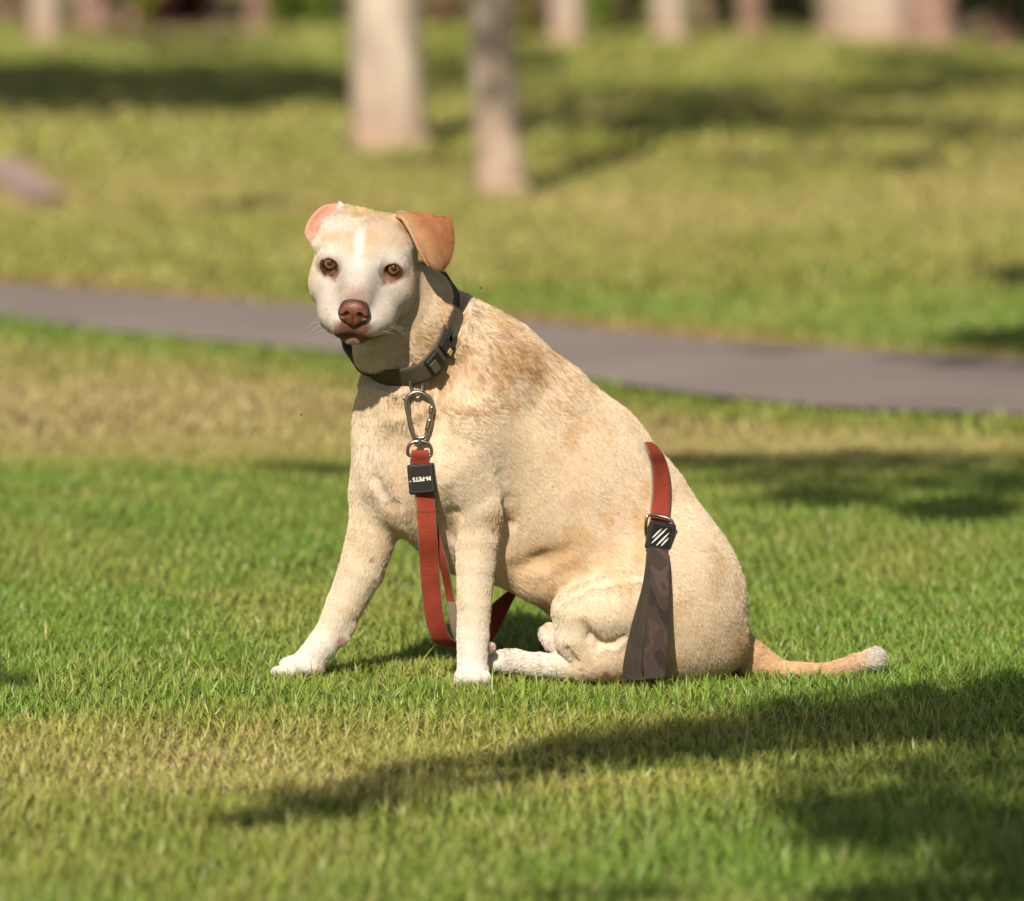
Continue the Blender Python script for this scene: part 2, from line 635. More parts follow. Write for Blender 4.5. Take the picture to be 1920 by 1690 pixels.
# the paved path, from its edges in the photograph laid onto the ground
far_px = [(-500, 512), (-250, 524), (0, 538), (250, 556), (560, 578), (800, 594), (970, 608), (1300, 642), (1600, 664), (1920, 684), (2200, 700), (2500, 716)]
near_px = [(-500, 560), (-250, 580), (0, 602), (250, 632), (560, 660), (800, 684), (970, 700), (1300, 746), (1600, 774), (1920, 786), (2200, 800), (2500, 810)]
far_g = catmull_path = None

def cat2(P, n):
    P = np.asarray(P, float)
    Q = np.vstack([2 * P[0] - P[1], P, 2 * P[-1] - P[-2]])
    t = np.linspace(0, len(P) - 1, n)
    i = np.minimum(t.astype(int), len(P) - 2)
    f = (t - i)[:, None]
    a, b_, c, d = Q[i], Q[i + 1], Q[i + 2], Q[i + 3]
    return 0.5 * ((2 * b_) + (-a + c) * f + (2 * a - 5 * b_ + 4 * c - d) * f ** 2 + (-a + 3 * b_ - 3 * c + d) * f ** 3)

far_e = cat2([ground(*p)[:2] for p in far_px], 160)
near_e = cat2([ground(*p)[:2] for p in near_px], 160)

def extend(E):
    a, b = E[0] - (E[12] - E[0]) / np.linalg.norm(E[12] - E[0]) * 25, E[-1] + (E[-1] - E[-13]) / np.linalg.norm(E[-1] - E[-13]) * 25
    return np.vstack([np.linspace(a, E[0], 20, endpoint=False), E[1:-1], np.linspace(E[-1], b, 20)])

far_e, near_e = extend(far_e), extend(near_e)
NPE = len(far_e)

def PATH_FAR_DIST(X, Y):
    yf = np.interp(X, far_e[:, 0], far_e[:, 1])
    return Y - yf

def on_path(X, Y):
    yf = np.interp(X, far_e[:, 0], far_e[:, 1])
    yn = np.interp(X, near_e[:, 0], near_e[:, 1])
    inside = (X > far_e[0, 0]) & (X < far_e[-1, 0])
    w = 0.05 * (vnoise(np.stack([X, Y], -1), 5.0, 104, 2) - 0.5) * 2
    return inside & (Y < yf + w) & (Y > yn + w)

slab_px = [(-30, 318), (40, 314), (122, 384), (62, 390), (-20, 345)]
slab_g = np.array([ground(*p) for p in slab_px])

def in_poly(X, Y, poly):
    c = np.zeros(X.shape, bool)
    n = len(poly)
    for i in range(n):
        x1, y1 = poly[i][:2]
        x2, y2 = poly[(i + 1) % n][:2]
        cond = ((y1 > Y) != (y2 > Y)) & (X < (x2 - x1) * (Y - y1) / ((y2 - y1) + 1e-12) + x1)
        c ^= cond
    return c

# ground sheet, dense near the camera and reaching past the horizon
gx = np.unique(np.concatenate([-np.geomspace(400, 3, 24), np.linspace(-3, 3, 121), np.geomspace(3, 400, 24)]))
gy = np.unique(np.concatenate([np.linspace(-60, -4, 20), np.linspace(-4, 12, 241), np.linspace(12, 60, 160), np.geomspace(60, 600, 24)]))
GX, GY = np.meshgrid(gx, gy, indexing='ij')
GZ = terrain(GX, np.minimum(GY, 80)) + 0.004 * (vnoise(np.stack([GX, GY], -1), 6, 105, 3) - 0.5) * (np.abs(GX) < 3)
gv = np.stack([GX, GY, GZ], -1).reshape(-1, 3)
ni, nj = len(gx), len(gy)
ii, jj = np.meshgrid(np.arange(ni - 1), np.arange(nj - 1), indexing='ij')
gf = np.stack([ii * nj + jj, (ii + 1) * nj + jj, (ii + 1) * nj + jj + 1, ii * nj + jj + 1], -1).reshape(-1, 4)
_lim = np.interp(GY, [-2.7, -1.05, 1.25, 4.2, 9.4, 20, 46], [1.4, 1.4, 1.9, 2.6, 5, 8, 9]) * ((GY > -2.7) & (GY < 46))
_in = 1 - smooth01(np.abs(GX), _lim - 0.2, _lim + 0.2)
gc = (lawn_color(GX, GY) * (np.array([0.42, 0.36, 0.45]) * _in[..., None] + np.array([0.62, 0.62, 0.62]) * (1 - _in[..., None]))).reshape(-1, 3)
M_ground, nt, b = mat('lawn soil and thatch', rough=0.95, spec=0.1)
va = nt.nodes.new('ShaderNodeVertexColor')
va.layer_name = 'col'
tc = nt.nodes.new('ShaderNodeTexCoord')
nz = nt.nodes.new('ShaderNodeTexNoise')
nz.inputs['Scale'].default_value = 60
nz.inputs['Detail'].default_value = 6
nt.links.new(tc.outputs['Object'], nz.inputs['Vector'])
mr = nt.nodes.new('ShaderNodeMapRange')
mr.inputs['To Min'].default_value = 0.45
mr.inputs['To Max'].default_value = 1.35
nt.links.new(nz.outputs['Fac'], mr.inputs['Value'])
sc_ = nt.nodes.new('ShaderNodeVectorMath')
sc_.operation = 'SCALE'
nt.links.new(va.outputs['Color'], sc_.inputs[0])
nt.links.new(mr.outputs['Result'], sc_.inputs['Scale'])
nt.links.new(sc_.outputs[0], b.inputs['Base Color'])
bump(nt, b, nz.outputs['Fac'], 0.6, 0.01)
lawn = mesh_obj('ground', gv, gf, M_ground, cols=gc)
tag(lawn, kind='structure')

# path
M_path, nt, b = mat('worn asphalt', rough=0.85, spec=0.3)
tc = nt.nodes.new('ShaderNodeTexCoord')
n1, r1 = noise_ramp(nt, b, tc.outputs['Object'], 1.3, (0.22, 0.18, 0.16), (0.30, 0.25, 0.22), 0.3, 0.7, 8)
nz = nt.nodes.new('ShaderNodeTexNoise')
nz.inputs['Scale'].default_value = 240
nt.links.new(tc.outputs['Object'], nz.inputs['Vector'])
bump(nt, b, nz.outputs['Fac'], 0.5, 0.006)
rows = 6
pv, pf = [], []
for i in range(NPE):
    for j in range(rows):
        t = j / (rows - 1)
        q = near_e[i] * (1 - t) + far_e[i] * t
        pv.append((q[0], q[1], terrain(q[0], q[1]) + 0.012 + 0.012 * math.sin(math.pi * t)))
for i in range(NPE - 1):
    for j in range(rows - 1):
        a = i * rows + j
        pf.append((a, a + rows, a + rows + 1, a + 1))
path = mesh_obj('path', pv, pf, M_path)
tag(path, kind='structure')

# flat paving patch sunk in the lawn, left
M_slab, nt, b = mat('mauve paving', rough=0.85)
tc = nt.nodes.new('ShaderNodeTexCoord')
noise_ramp(nt, b, tc.outputs['Object'], 3, (0.36, 0.25, 0.21), (0.45, 0.31, 0.26), 0.35, 0.65, 5)
sb = [(p[0], p[1], p[2] + 0.05) for p in slab_g] + [(p[0], p[1], p[2] - 0.15) for p in slab_g]
n_ = len(slab_g)
sf = [tuple(range(n_))] + [tuple(reversed(range(n_, 2 * n_)))] + [(i, i + n_, (i + 1) % n_ + n_, (i + 1) % n_) for i in range(n_)]
slab = mesh_obj('paving_slab', sb, sf, M_slab, smooth=False)
tag(slab, 'flat mauve paving slab set in the lawn at far left', 'paving slab')

# ------------------------------------------------------------------ grass
M_grass = bpy.data.materials.new('grass blades')
M_grass.use_nodes = True
nt = M_grass.node_tree
nt.nodes.remove(nt.nodes['Principled BSDF'])
out = nt.nodes['Material Output']
va = nt.nodes.new('ShaderNodeVertexColor')
va.layer_name = 'col'
df = nt.nodes.new('ShaderNodeBsdfDiffuse')
tr = nt.nodes.new('ShaderNodeBsdfTranslucent')
gl = nt.nodes.new('ShaderNodeBsdfGlossy')
gl.inputs['Roughness'].default_value = 0.45
gl.inputs['Color'].default_value = (1, 1, 0.92, 1)
m1 = nt.nodes.new('ShaderNodeMixShader')
m1.inputs[0].default_value = 0.33
m2 = nt.nodes.new('ShaderNodeMixShader')
m2.inputs[0].default_value = 0.035
nt.links.new(va.outputs['Color'], df.inputs['Color'])
nt.links.new(va.outputs['Color'], tr.inputs['Color'])
nt.links.new(df.outputs[0], m1.inputs[1])
nt.links.new(tr.outputs[0], m1.inputs[2])
nt.links.new(m1.outputs[0], m2.inputs[1])
nt.links.new(gl.outputs[0], m2.inputs[2])
nt.links.new(m2.outputs[0], out.inputs['Surface'])

def blades(name, x0, x1, y0, y1, count, width, height, seg, seed, taper=None, tall=0.03, label=None):
    r = np.random.default_rng(seed)
    X = r.uniform(x0, x1, count)
    Y = r.uniform(y0, y1, count)
    k = (np.abs(X) < 0.095 * (Y - CAMY) + 0.12) | (r.random(count) < 0.5)      # thinner well outside the picture
    X, Y = X[k], Y[k]
    # gather blades into little tufts
    cl = 0.022
    X = X + cl * 0.5 * (np.round(X / cl + vnoise(np.stack([X, Y], -1), 18, 110)) * cl - X) / cl
    k = ~(on_path(X, Y) | in_poly(X, Y, slab_g))
    X, Y = X[k], Y[k]
    Z = terrain(X, Y)
    n = len(X)
    P2 = np.stack([X, Y], -1)
    # none through the dog
    if y1 > -0.3 and y0 < 0.7:
        m = (np.abs(X) < 0.62) & (Y > -0.15) & (Y < 0.45)
        idx = np.flatnonzero(m)
        d1 = sdf(unat(np.stack([X[idx], Y[idx], Z[idx] + 0.012], -1)), DOG)
        d2 = sdf(unat(np.stack([X[idx], Y[idx], Z[idx] + 0.035], -1)), DOG)
        bad = np.minimum(d1, d2) < 3
        k = np.ones(n, bool)
        k[idx[bad]] = False
        X, Y, Z, P2 = X[k], Y[k], Z[k], P2[k]
        n = len(X)
    c = lawn_color(X, Y)
    hn = vnoise(P2, 7.0, 111, 2)
    hh = height * (0.6 + 0.8 * hn) * r.uniform(0.5, 1.3, n)
    if y1 < 0:
        hh = hh * TALL(X, Y)
    hh = np.where(r.random(n) < tall, hh * r.uniform(1.4, 2.0, n), hh)
    wd = width * r.uniform(0.6, 1.25, n)
    az = r.uniform(0, 2 * math.pi, n)
    lean = np.abs(r.normal(0.55, 0.45, n)) + 0.05
    face = az + math.pi / 2 + r.normal(0, 0.5, n)
    dx, dy = np.cos(az), np.sin(az)
    fx, fy = np.cos(face) * wd / 2, np.sin(face) * wd / 2
    rows_ = []
    prof = [1.0, 0.95, 0.62] if seg == 3 else [1.0, 0.75]
    for s in range(seg):
        t = s / seg
        bend = lean * t * (0.55 + 0.75 * t)
        px_ = X + dx * hh * bend
        py_ = Y + dy * hh * bend
        pz_ = Z - 0.004 + hh * (t - 0.28 * lean * t * t) + 0.0
        w = prof[s]
        rows_.append(np.stack([px_ - fx * w, py_ - fy * w, pz_], -1))
        rows_.append(np.stack([px_ + fx * w, py_ + fy * w, pz_], -1))
    bend = lean * 1.3
    rows_.append(np.stack([X + dx * hh * bend, Y + dy * hh * bend, Z + hh * (1 - 0.3 * np.minimum(lean, 1.2))], -1))
    V = np.stack(rows_, 1)
    k = V.shape[1]
    base = (np.arange(n) * k)[:, None]
    tris = []
    for s in range(seg - 1):
        a = 2 * s
        tris += [(a, a + 1, a + 3), (a, a + 3, a + 2)]
    tris.append((2 * seg - 2, 2 * seg - 1, 2 * seg))
    F = (base[:, None] + np.array(tris)[None]).reshape(-1, 3)
    # every blade its own tint; some straw coloured
    kind = r.random(n)
    dryp = 0.10 + 0.25 * smooth01(c[:, 0], 0.2, 0.45)
    c = np.where((kind < dryp)[:, None], c * 0.4 + np.array([0.52, 0.42, 0.20]) * 0.6, c)
    c = np.where(((kind > 0.78) & (y0 < 4))[:, None], c * np.array([0.72, 0.86, 0.7]), c)
    c = c * (r.uniform(0.75, 1.3, n) if y0 < 4 else r.uniform(0.92, 1.12, n))[:, None]
    grad_ = np.concatenate([np.repeat([0.42, 0.9, 1.15][:seg] if seg == 3 else [0.6, 1.05], 2), [1.15]])  # roots darkened to paint the shade in the gaps between blades
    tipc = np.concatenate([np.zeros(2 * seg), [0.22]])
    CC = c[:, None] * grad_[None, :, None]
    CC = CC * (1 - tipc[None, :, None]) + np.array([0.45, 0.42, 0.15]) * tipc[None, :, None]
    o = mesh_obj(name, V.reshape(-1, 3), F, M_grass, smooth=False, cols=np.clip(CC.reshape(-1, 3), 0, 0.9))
    o['kind'] = 'stuff'
    o['label'] = label
    return o

q = 0.25 if QUICK else 1.0
TALL = lambda X, Y: 1 + 0.9 * smooth01(X, 0.25, 0.5) * (1 - smooth01(Y, -1.0, -0.6)) * smooth01(vnoise(np.stack([X, Y], -1), 3.0, 120), 0.3, 0.6)
HF = 0.095                                      # half field of view per metre
blades('lawn_grass', -1.6, 1.6, -1.05, 1.25, int(250000 * q), 0.0031, 0.0195, 3, 201, label='short lawn grass around the sitting dog')
blades('lawn_grass', -1.4, 1.4, -2.7, -1.05, int(110000 * q), 0.0030, 0.025, 2, 202, label='blurred lawn grass nearest the camera')
blades('lawn_grass', -2.2, 2.2, 1.25, 4.2, int(240000 * q), 0.0033, 0.021, 2, 203, label='lawn grass behind the dog')
blades('lawn_grass', -3.8, 3.8, 4.2, 9.4, int(135000 * q), 0.007, 0.023, 2, 204, label='lawn grass on the near side of the path')
blades('lawn_grass', -6.5, 6.5, 7.0, 20, int(140000 * q), 0.012, 0.03, 2, 205, label='lawn grass beyond the path')
blades('lawn_grass', -9, 9, 20, 46, int(75000 * q), 0.03, 0.06, 2, 206, label='lawn grass under the distant trees')

# ------------------------------------------------------------------ trees
M_bark, nt, b = mat('pale smooth bark', rough=0.85, spec=0.2)
tc = nt.nodes.new('ShaderNodeTexCoord')
mp = nt.nodes.new('ShaderNodeMapping')
mp.inputs['Scale'].default_value = (1, 1, 0.35)
nt.links.new(tc.outputs['Object'], mp.inputs['Vector'])
n1, r1 = noise_ramp(nt, b, mp.outputs[0], 7, (0.35, 0.27, 0.21), (0.58, 0.49, 0.40), 0.35, 0.6, 6)
bump(nt, b, n1.outputs['Fac'], 0.7, 0.02)
sepz = nt.nodes.new('ShaderNodeSeparateXYZ')
nt.links.new(tc.outputs['Object'], sepz.inputs[0])
mz = nt.nodes.new('ShaderNodeMapRange')
mz.inputs['From Min'].default_value = 0.0
mz.inputs['From Max'].default_value = 0.45
mz.inputs['To Min'].default_value = 0.75
mz.inputs['To Max'].default_value = 0.0
nt.links.new(sepz.outputs['Z'], mz.inputs['Value'])
mx = nt.nodes.new('ShaderNodeMix')
mx.data_type = 'RGBA'
nt.links.new(mz.outputs['Result'], mx.inputs['Factor'])
nt.links.new(r1.outputs['Color'], mx.inputs[6])
mx.inputs[7].default_value = (0.38, 0.25, 0.18, 1)
nt.links.new(mx.outputs[2], b.inputs['Base Color'])
M_bark2, nt, b = mat('reddish brown bark', rough=0.9, spec=0.2)
tc = nt.nodes.new('ShaderNodeTexCoord')
n1, r1 = noise_ramp(nt, b, tc.outputs['Object'], 6, (0.20, 0.12, 0.09), (0.42, 0.27, 0.21), 0.35, 0.65, 6)
bump(nt, b, n1.outputs['Fac'], 0.8, 0.03)
M_leaf = bpy.data.materials.new('tree leaves')
M_leaf.use_nodes = True
nt = M_leaf.node_tree
nt.nodes.remove(nt.nodes['Principled BSDF'])
out = nt.nodes['Material Output']
va = nt.nodes.new('ShaderNodeVertexColor')
va.layer_name = 'col'
df = nt.nodes.new('ShaderNodeBsdfDiffuse')
tr = nt.nodes.new('ShaderNodeBsdfTranslucent')
m1 = nt.nodes.new('ShaderNodeMixShader')
m1.inputs[0].default_value = 0.3
nt.links.new(va.outputs['Color'], df.inputs['Color'])
nt.links.new(va.outputs['Color'], tr.inputs['Color'])
nt.links.new(df.outputs[0], m1.inputs[1])
nt.links.new(tr.outputs[0], m1.inputs[2])
nt.links.new(m1.outputs[0], out.inputs['Surface'])

def tubes(paths, sides=14, wob=0.0, seed=0):
    """tapered tubes along lists of (x, y, z, r), one vertex list"""
    V, F = [], []
    for path_ in paths:
        P = cat2(path_, max(8, 5 * len(path_)))
        n0 = len(V)
        for i, p in enumerate(P):
            t = P[min(i + 1, len(P) - 1), :3] - P[max(i - 1, 0), :3]
            t = t / (np.linalg.norm(t) + 1e-9)
            a = np.cross(t, [0.31, 0.95, 0.05])
            a /= np.linalg.norm(a) + 1e-9
            c = np.cross(t, a)
            for s in range(sides):
                th = 2 * math.pi * s / sides
                rr_ = p[3] * (1 + wob * math.sin(3 * th + 1.3 * seed + i * 0.4) * 0.6 + wob * 0.4 * math.sin(5 * th + i * 0.9 + seed))
                V.append(p[:3] + (a * math.cos(th) + c * math.sin(th)) * rr_)
        for i in range(len(P) - 1):
            for s in range(sides):
                s2 = (s + 1) % sides
                F.append((n0 + i * sides + s, n0 + i * sides + s2, n0 + (i + 1) * sides + s2, n0 + (i + 1) * sides + s))
        F.append(tuple(n0 + s for s in reversed(range(sides))))
        F.append(tuple(n0 + (len(P) - 1) * sides + s for s in range(sides)))
    return V, F

def leaf_cloud(name, P, size, parent, tint=(0.07, 0.115, 0.03), seed=1):
    r = np.random.default_rng(seed)
    n = len(P)
    a = r.normal(size=(n, 3))
    a /= np.linalg.norm(a, axis=1, keepdims=True)
    b_ = np.cross(a, r.normal(size=(n, 3)))
    b_ /= np.linalg.norm(b_, axis=1, keepdims=True)
    s = size * r.uniform(0.6, 1.3, n)[:, None]
    V = np.stack([P - a * s * 0.5, P + b_ * s * 0.22, P + a * s * 0.5, P - b_ * s * 0.22], 1)
    F = (np.arange(n) * 4)[:, None] + np.array([[0, 1, 2, 3]])
    c = np.array(tint) * r.uniform(0.6, 1.5, n)[:, None] * np.array([1.0, 1.0, 1.0])
    c = np.repeat(c, 4, 0)
    o = mesh_obj(name, V.reshape(-1, 3), F, M_leaf, parent, smooth=False, cols=np.clip(c, 0, 0.6))
    return o

def shade_points(spots, cover, leaf, seed, spread=0.5):
    """places for leaves up in a crown, h metres high, above where their shade falls on the lawn"""
    r = np.random.default_rng(seed)
    out = []
    for (cx, cy, rx, ry, dens, h) in spots:
        corners = [ground(cx + rx * 0.8 * a, cy + ry * 0.8 * b_) for a, b_ in ((1, 0), (0, -1), (-1, 0), (0, 1))]
        area = 0.5 * abs((corners[2][0] - corners[0][0]) * (corners[3][1] - corners[1][1]) - (corners[3][0] - corners[1][0]) * (corners[2][1] - corners[0][1])) * 2.2
        n = int(area * cover * dens / (0.11 * leaf * leaf * 1.9))
        n = min(n, 15000)
        th = r.uniform(0, 2 * math.pi, n)
        rad = np.sqrt(r.random(n)) * (1 + 0.16 * r.normal(size=n))
        # keep it clumpy
        gxy = np.array([[cx + rx * rad[i] * math.cos(th[i]), cy + ry * rad[i] * math.sin(th[i])] for i in range(n)])
        g = np.array([ground(*p) for p in gxy[:: max(1, n // 130)]]) if n > 300 else np.array([ground(*p) for p in gxy])
        if n > 300:
            pick = r.integers(0, len(g), n)
            jx = abs(corners[0][0] - corners[2][0]) * 0.06 + 0.02
            jy = abs(corners[3][1] - corners[1][1]) * 0.06 + 0.02
            g = g[pick] + np.stack([r.normal(0, jx, n), r.normal(0, jy, n), np.zeros(n)], 1)
        cl = vnoise(g[:, :2], 5.0 / (1 + h * 0.3), 131)
        g = g[r.random(len(g)) < (0.35 + 1.3 * smooth01(cl, 0.3, 0.6))]
        hh = h + r.uniform(-spread, spread, len(g))
        out.append(g + SUN_DIR[None] * (hh / SUN_DIR[2])[:, None])
    return np.concatenate(out)

def tree(kind_name, base, girth, height, lean, label, spots=None, leaf=0.08, cover=3.0, crown_pts=None, bark=None, seed=0, group=None, tint=(0.07, 0.115, 0.03), spread=0.5):
    base = np.array(base, float)
    base[2] = float(terrain(base[0], base[1]))
    t = empty(kind_name, tuple(base), label, 'tree', group)
    top = base + np.array([lean[0] * height, lean[1] * height, height])
    P = []
    if spots:
        P.append(shade_points(spots, cover, leaf, 300 + seed, spread))
    if crown_pts is not None:
        P.append(crown_pts)
    P = np.concatenate(P)
    r = np.random.default_rng(400 + seed)
    # limbs reach towards the clumps of leaves
    limbs = [[(base[0], base[1], base[2] - 0.1, girth * 1.45), (base[0] + lean[0] * .06, base[1], base[2] + 0.06, girth * 1.2), (base[0] + lean[0] * .25, base[1] + lean[1] * .25, base[2] + 0.3, girth * 1.03),
              (base[0] + lean[0] * height * .5, base[1] + lean[1] * height * .5, base[2] + height * 0.5, girth * 0.85), (top[0], top[1], top[2], girth * 0.45)]]
    for i in range(7):
        tgt = P[r.integers(0, len(P))]
        h0 = r.uniform(0.55, 0.98)
        s = base + (top - base) * h0
        mid = s * 0.5 + tgt * 0.5 + np.array([0, 0, 0.12 * np.linalg.norm(tgt - s)])
        g0 = girth * (0.5 - 0.25 * h0)
        limbs.append([(*s, g0), (*(s * 0.75 + mid * 0.25 + r.normal(0, 0.05, 3)), g0 * 0.8), (*mid, g0 * 0.5), (*tgt, g0 * 0.12)])
    V, F = tubes(limbs[:1], 22, 0.05, seed)
    mesh_obj('trunk', V, F, bark or M_bark, t)
    V, F = tubes(limbs[1:], 8, 0.03, seed)
    mesh_obj('limbs', V, F, bark or M_bark, t)
    leaf_cloud('crown', P, leaf, t, tint, seed)
    return t

def ball(cx, cy, cz, rx, ry, rz, n, seed):
    r = np.random.default_rng(seed)
    v = r.normal(size=(n, 3))
    v /= np.linalg.norm(v, axis=1, keepdims=True)
    v *= (r.random(n) ** 0.45)[:, None]
    P = v * [rx, ry, rz] + [cx, cy, cz]
    k = vnoise(P, 1.1, 140 + seed, 2) > 0.42
    return P[k]

def tree_at(px, py, wpx, toppx, label, h, crown, seed, bark=None, group=None):
    g = ground(px, py)
    dist = (g[1] - CAMY)
    girth = wpx / 2 / FPX * dist / 1.0
    ztop = CAMH + (105 * 0 + 0) 
    # lean so the trunk is at toppx where the frame ends
    zf = CAMH - math.tan(math.radians(5.06) - math.atan(845 / FPX)) * dist - g[2]
    dxm = (toppx - px) / FPX * dist
    lean = (dxm / max(zf, 0.2), 0.0)
    lean = (max(-0.12, min(0.12, lean[0])), 0.0)
    cx = g[0] + lean[0] * h
    return tree('tree', g, girth, h, lean, label, crown_pts=ball(cx, g[1], h + 0.6, crown, crown, crown * 0.6, 3500, seed), leaf=0.16, seed=seed, bark=bark, group=group)

tree_at(730, 278, 132, 726, 'large pale trunked tree left of centre on the lawn beyond the path', 5.5, 2.4, 1)
tree_at(941, 362, 84, 918, 'slim pale trunked tree right of the large one beyond the path', 5.0, 1.7, 2)
FAR = 'trunks of the distant row of trees'
tree_at(85, 78, 56, 85, 'distant pinkish trunk at the far left of the picture', 6.5, 2.2, 3, group=FAR)
tree_at(175, 52, 60, 170, 'distant pale trunk just right of the leftmost trunk', 6.5, 2.0, 4, bark=M_bark2, group=FAR)
tree_at(480, 58, 34, 482, 'thin distant brown trunk between the dark shrubs left of the large tree', 6.0, 2.0, 5, bark=M_bark2, group=FAR)
tree_at(1062, 82, 60, 1062, 'distant pinkish brown trunk just right of the slim pale tree', 6.5, 2.2, 6, group=FAR)
tree_at(1257, 76, 62, 1252, 'distant pinkish trunk in the upper middle right with green gaps on both sides', 6.5, 2.2, 7, group=FAR)
tree_at(1405, 64, 46, 1408, 'distant brown trunk beside a dark shadowy shrub', 6.0, 2.0, 8, bark=M_bark2, group=FAR)
tree_at(1628, 74, 180, 1625, 'broad pale trunk at upper right, widest of the distant trees', 7.0, 2.6, 9, group=FAR)
tree_at(1742, 84, 92, 1748, 'reddish brown trunk leaning against the broad pale trunk at upper right', 7.0, 2.2, 10, bark=M_bark2, group=FAR)

# trees standing left of and behind the camera; their shade falls into the picture
F_SP = [(470, 1545, 80, 18, 0.69, 3.0), (620, 1508, 110, 34, 1.15, 3.0), (760, 1478, 110, 34, 1.15, 3.0), (900, 1452, 110, 34, 1.15, 3.0),
        (1050, 1430, 120, 31, 1.15, 3.0), (1200, 1412, 120, 34, 1.15, 3.0), (1350, 1392, 130, 39, 1.15, 3.0), (1520, 1368, 130, 44, 1.15, 3.0), (1700, 1348, 140, 52, 1.15, 3.0), (1880, 1338, 120, 65, 1.15, 3.0), (2100, 1330, 150, 78, 1.15, 3.0),
        (1520, 1500, 100, 50, 0.69, 3.2), (1650, 1540, 140, 80, 1.26, 3.2), (1800, 1470, 130, 60, 1.03, 3.2), (1880, 1590, 120, 90, 1.26, 3.2), (2080, 1500, 150, 120, 1.03, 3.2),
        (1150, 1690, 160, 14, 0.57, 3.2), (1750, 1690, 220, 30, 1.03, 3.2), (10, 1285, 50, 14, 0.57, 3.2)]
tree('tree', (2.7, -6.9, 0), 0.16, 3.4, (-0.12, 0.05), 'leafy tree right of the camera whose shade crosses the front of the lawn', F_SP, leaf=0.055, cover=4.2, seed=21, bark=M_bark2, spread=0.35)
B_SP = [(1310, 872, 90, 14, .8, 5.5), (1450, 885, 130, 26, 1, 5.5), (1600, 885, 130, 30, .9, 5.5), (1760, 892, 140, 30, .9, 5.5), (1900, 890, 110, 36, 1, 5.5), (2060, 890, 130, 40, 1, 5.5),
        (1540, 938, 130, 16, .9, 5.5), (1800, 962, 120, 26, .9, 5.5), (560, 883, 110, 10, .7, 5.5), (640, 890, 60, 8, .8, 5.5),
        (1860, 648, 90, 22, 1, 6.5), (2000, 650, 120, 34, 1, 6.5), (1720, 682, 120, 7, .8, 6.5), (1870, 694, 110, 12, .9, 6.5), (1890, 520, 50, 16, .8, 6.5), (2000, 520, 100, 24, 1, 6.5), (1450, 672, 60, 5, .6, 6.5)]
tree('tree', (3.4, -1.2, 0), 0.22, 6.0, (-0.10, 0.0), 'tall leafy tree right of the picture whose shade falls behind the dog', B_SP, leaf=0.09, cover=4.2, seed=22, bark=M_bark2)
L_SP = [(-120, 158, 130, 42, 1.2, 8), (60, 158, 120, 42, 1.2, 8), (250, 165, 150, 44, 1.2, 8), (430, 160, 150, 46, 1.2, 8), (590, 158, 110, 42, 1.2, 8), (850, 130, 40, 30, .6, 8), (480, 385, 90, 8, .35, 8), (380, 90, 160, 14, .35, 8)]
tree('tree', (-7.0, 14.0, 0), 0.3, 8.0, (0.06, 0.0), 'tall tree left of the picture whose shade lies under the distant trunks', L_SP, leaf=0.5, cover=6.0, seed=23, bark=M_bark2, spread=0.9)
R_SP = [(1200, 232, 60, 20, .9, 8), (1340, 208, 110, 26, 1, 8), (1480, 216, 90, 16, .9, 8), (1640, 180, 120, 14, .8, 8), (1800, 140, 150, 26, .7, 8), (1262, 250, 40, 12, .9, 8),
        (785, 305, 50, 9, .6, 8), (1000, 345, 60, 10, .5, 8), (1130, 300, 100, 8, .4, 8), (1500, 300, 180, 10, .35, 8), (1705, 310, 40, 16, .8, 8), (1000, 115, 50, 30, .5, 8), (1850, 260, 100, 12, .3, 8), (1700, 110, 120, 14, .4, 8)]
tree('tree', (5.6, 15.5, 0), 0.3, 8.0, (-0.10, 0.0), 'tall tree right of the picture whose shade dapples the far lawn', R_SP, leaf=0.30, cover=5.0, seed=24, bark=M_bark2, spread=0.9)

# shrubs along the far edge
def shrub(px, py, wpx, h, label, tint, seed):
    g = ground(px, py)
    dist = g[1] - CAMY
    w = wpx / 2 / FPX * dist
    s = empty('shrub', tuple(g), label, 'shrub', 'shrubs along the far edge of the lawn')
    r = np.random.default_rng(seed)
    P = ball(g[0], g[1] + w * 0.5, g[2] + h * 0.5, w, w * 0.8, h * 0.62, 4500, seed)
    P = P[P[:, 2] > g[2]]
    leaf_cloud('foliage', P, 0.13, s, tint, seed)
    st_ = [[(g[0] + r.uniform(-.3, .3) * w, g[1] + w * .5, g[2] - .05, .03), (g[0] + r.uniform(-.5, .5) * w, g[1] + w * .5 + r.uniform(-.2, .2), g[2] + h * .4, .02), (g[0] + r.uniform(-.8, .8) * w, g[1] + w * .5 + r.uniform(-.4, .4), g[2] + h * .9, .006)] for _ in range(7)]
    V, F = tubes(st_, 6)
    mesh_obj('stems', V, F, M_bark2, s)
    return s

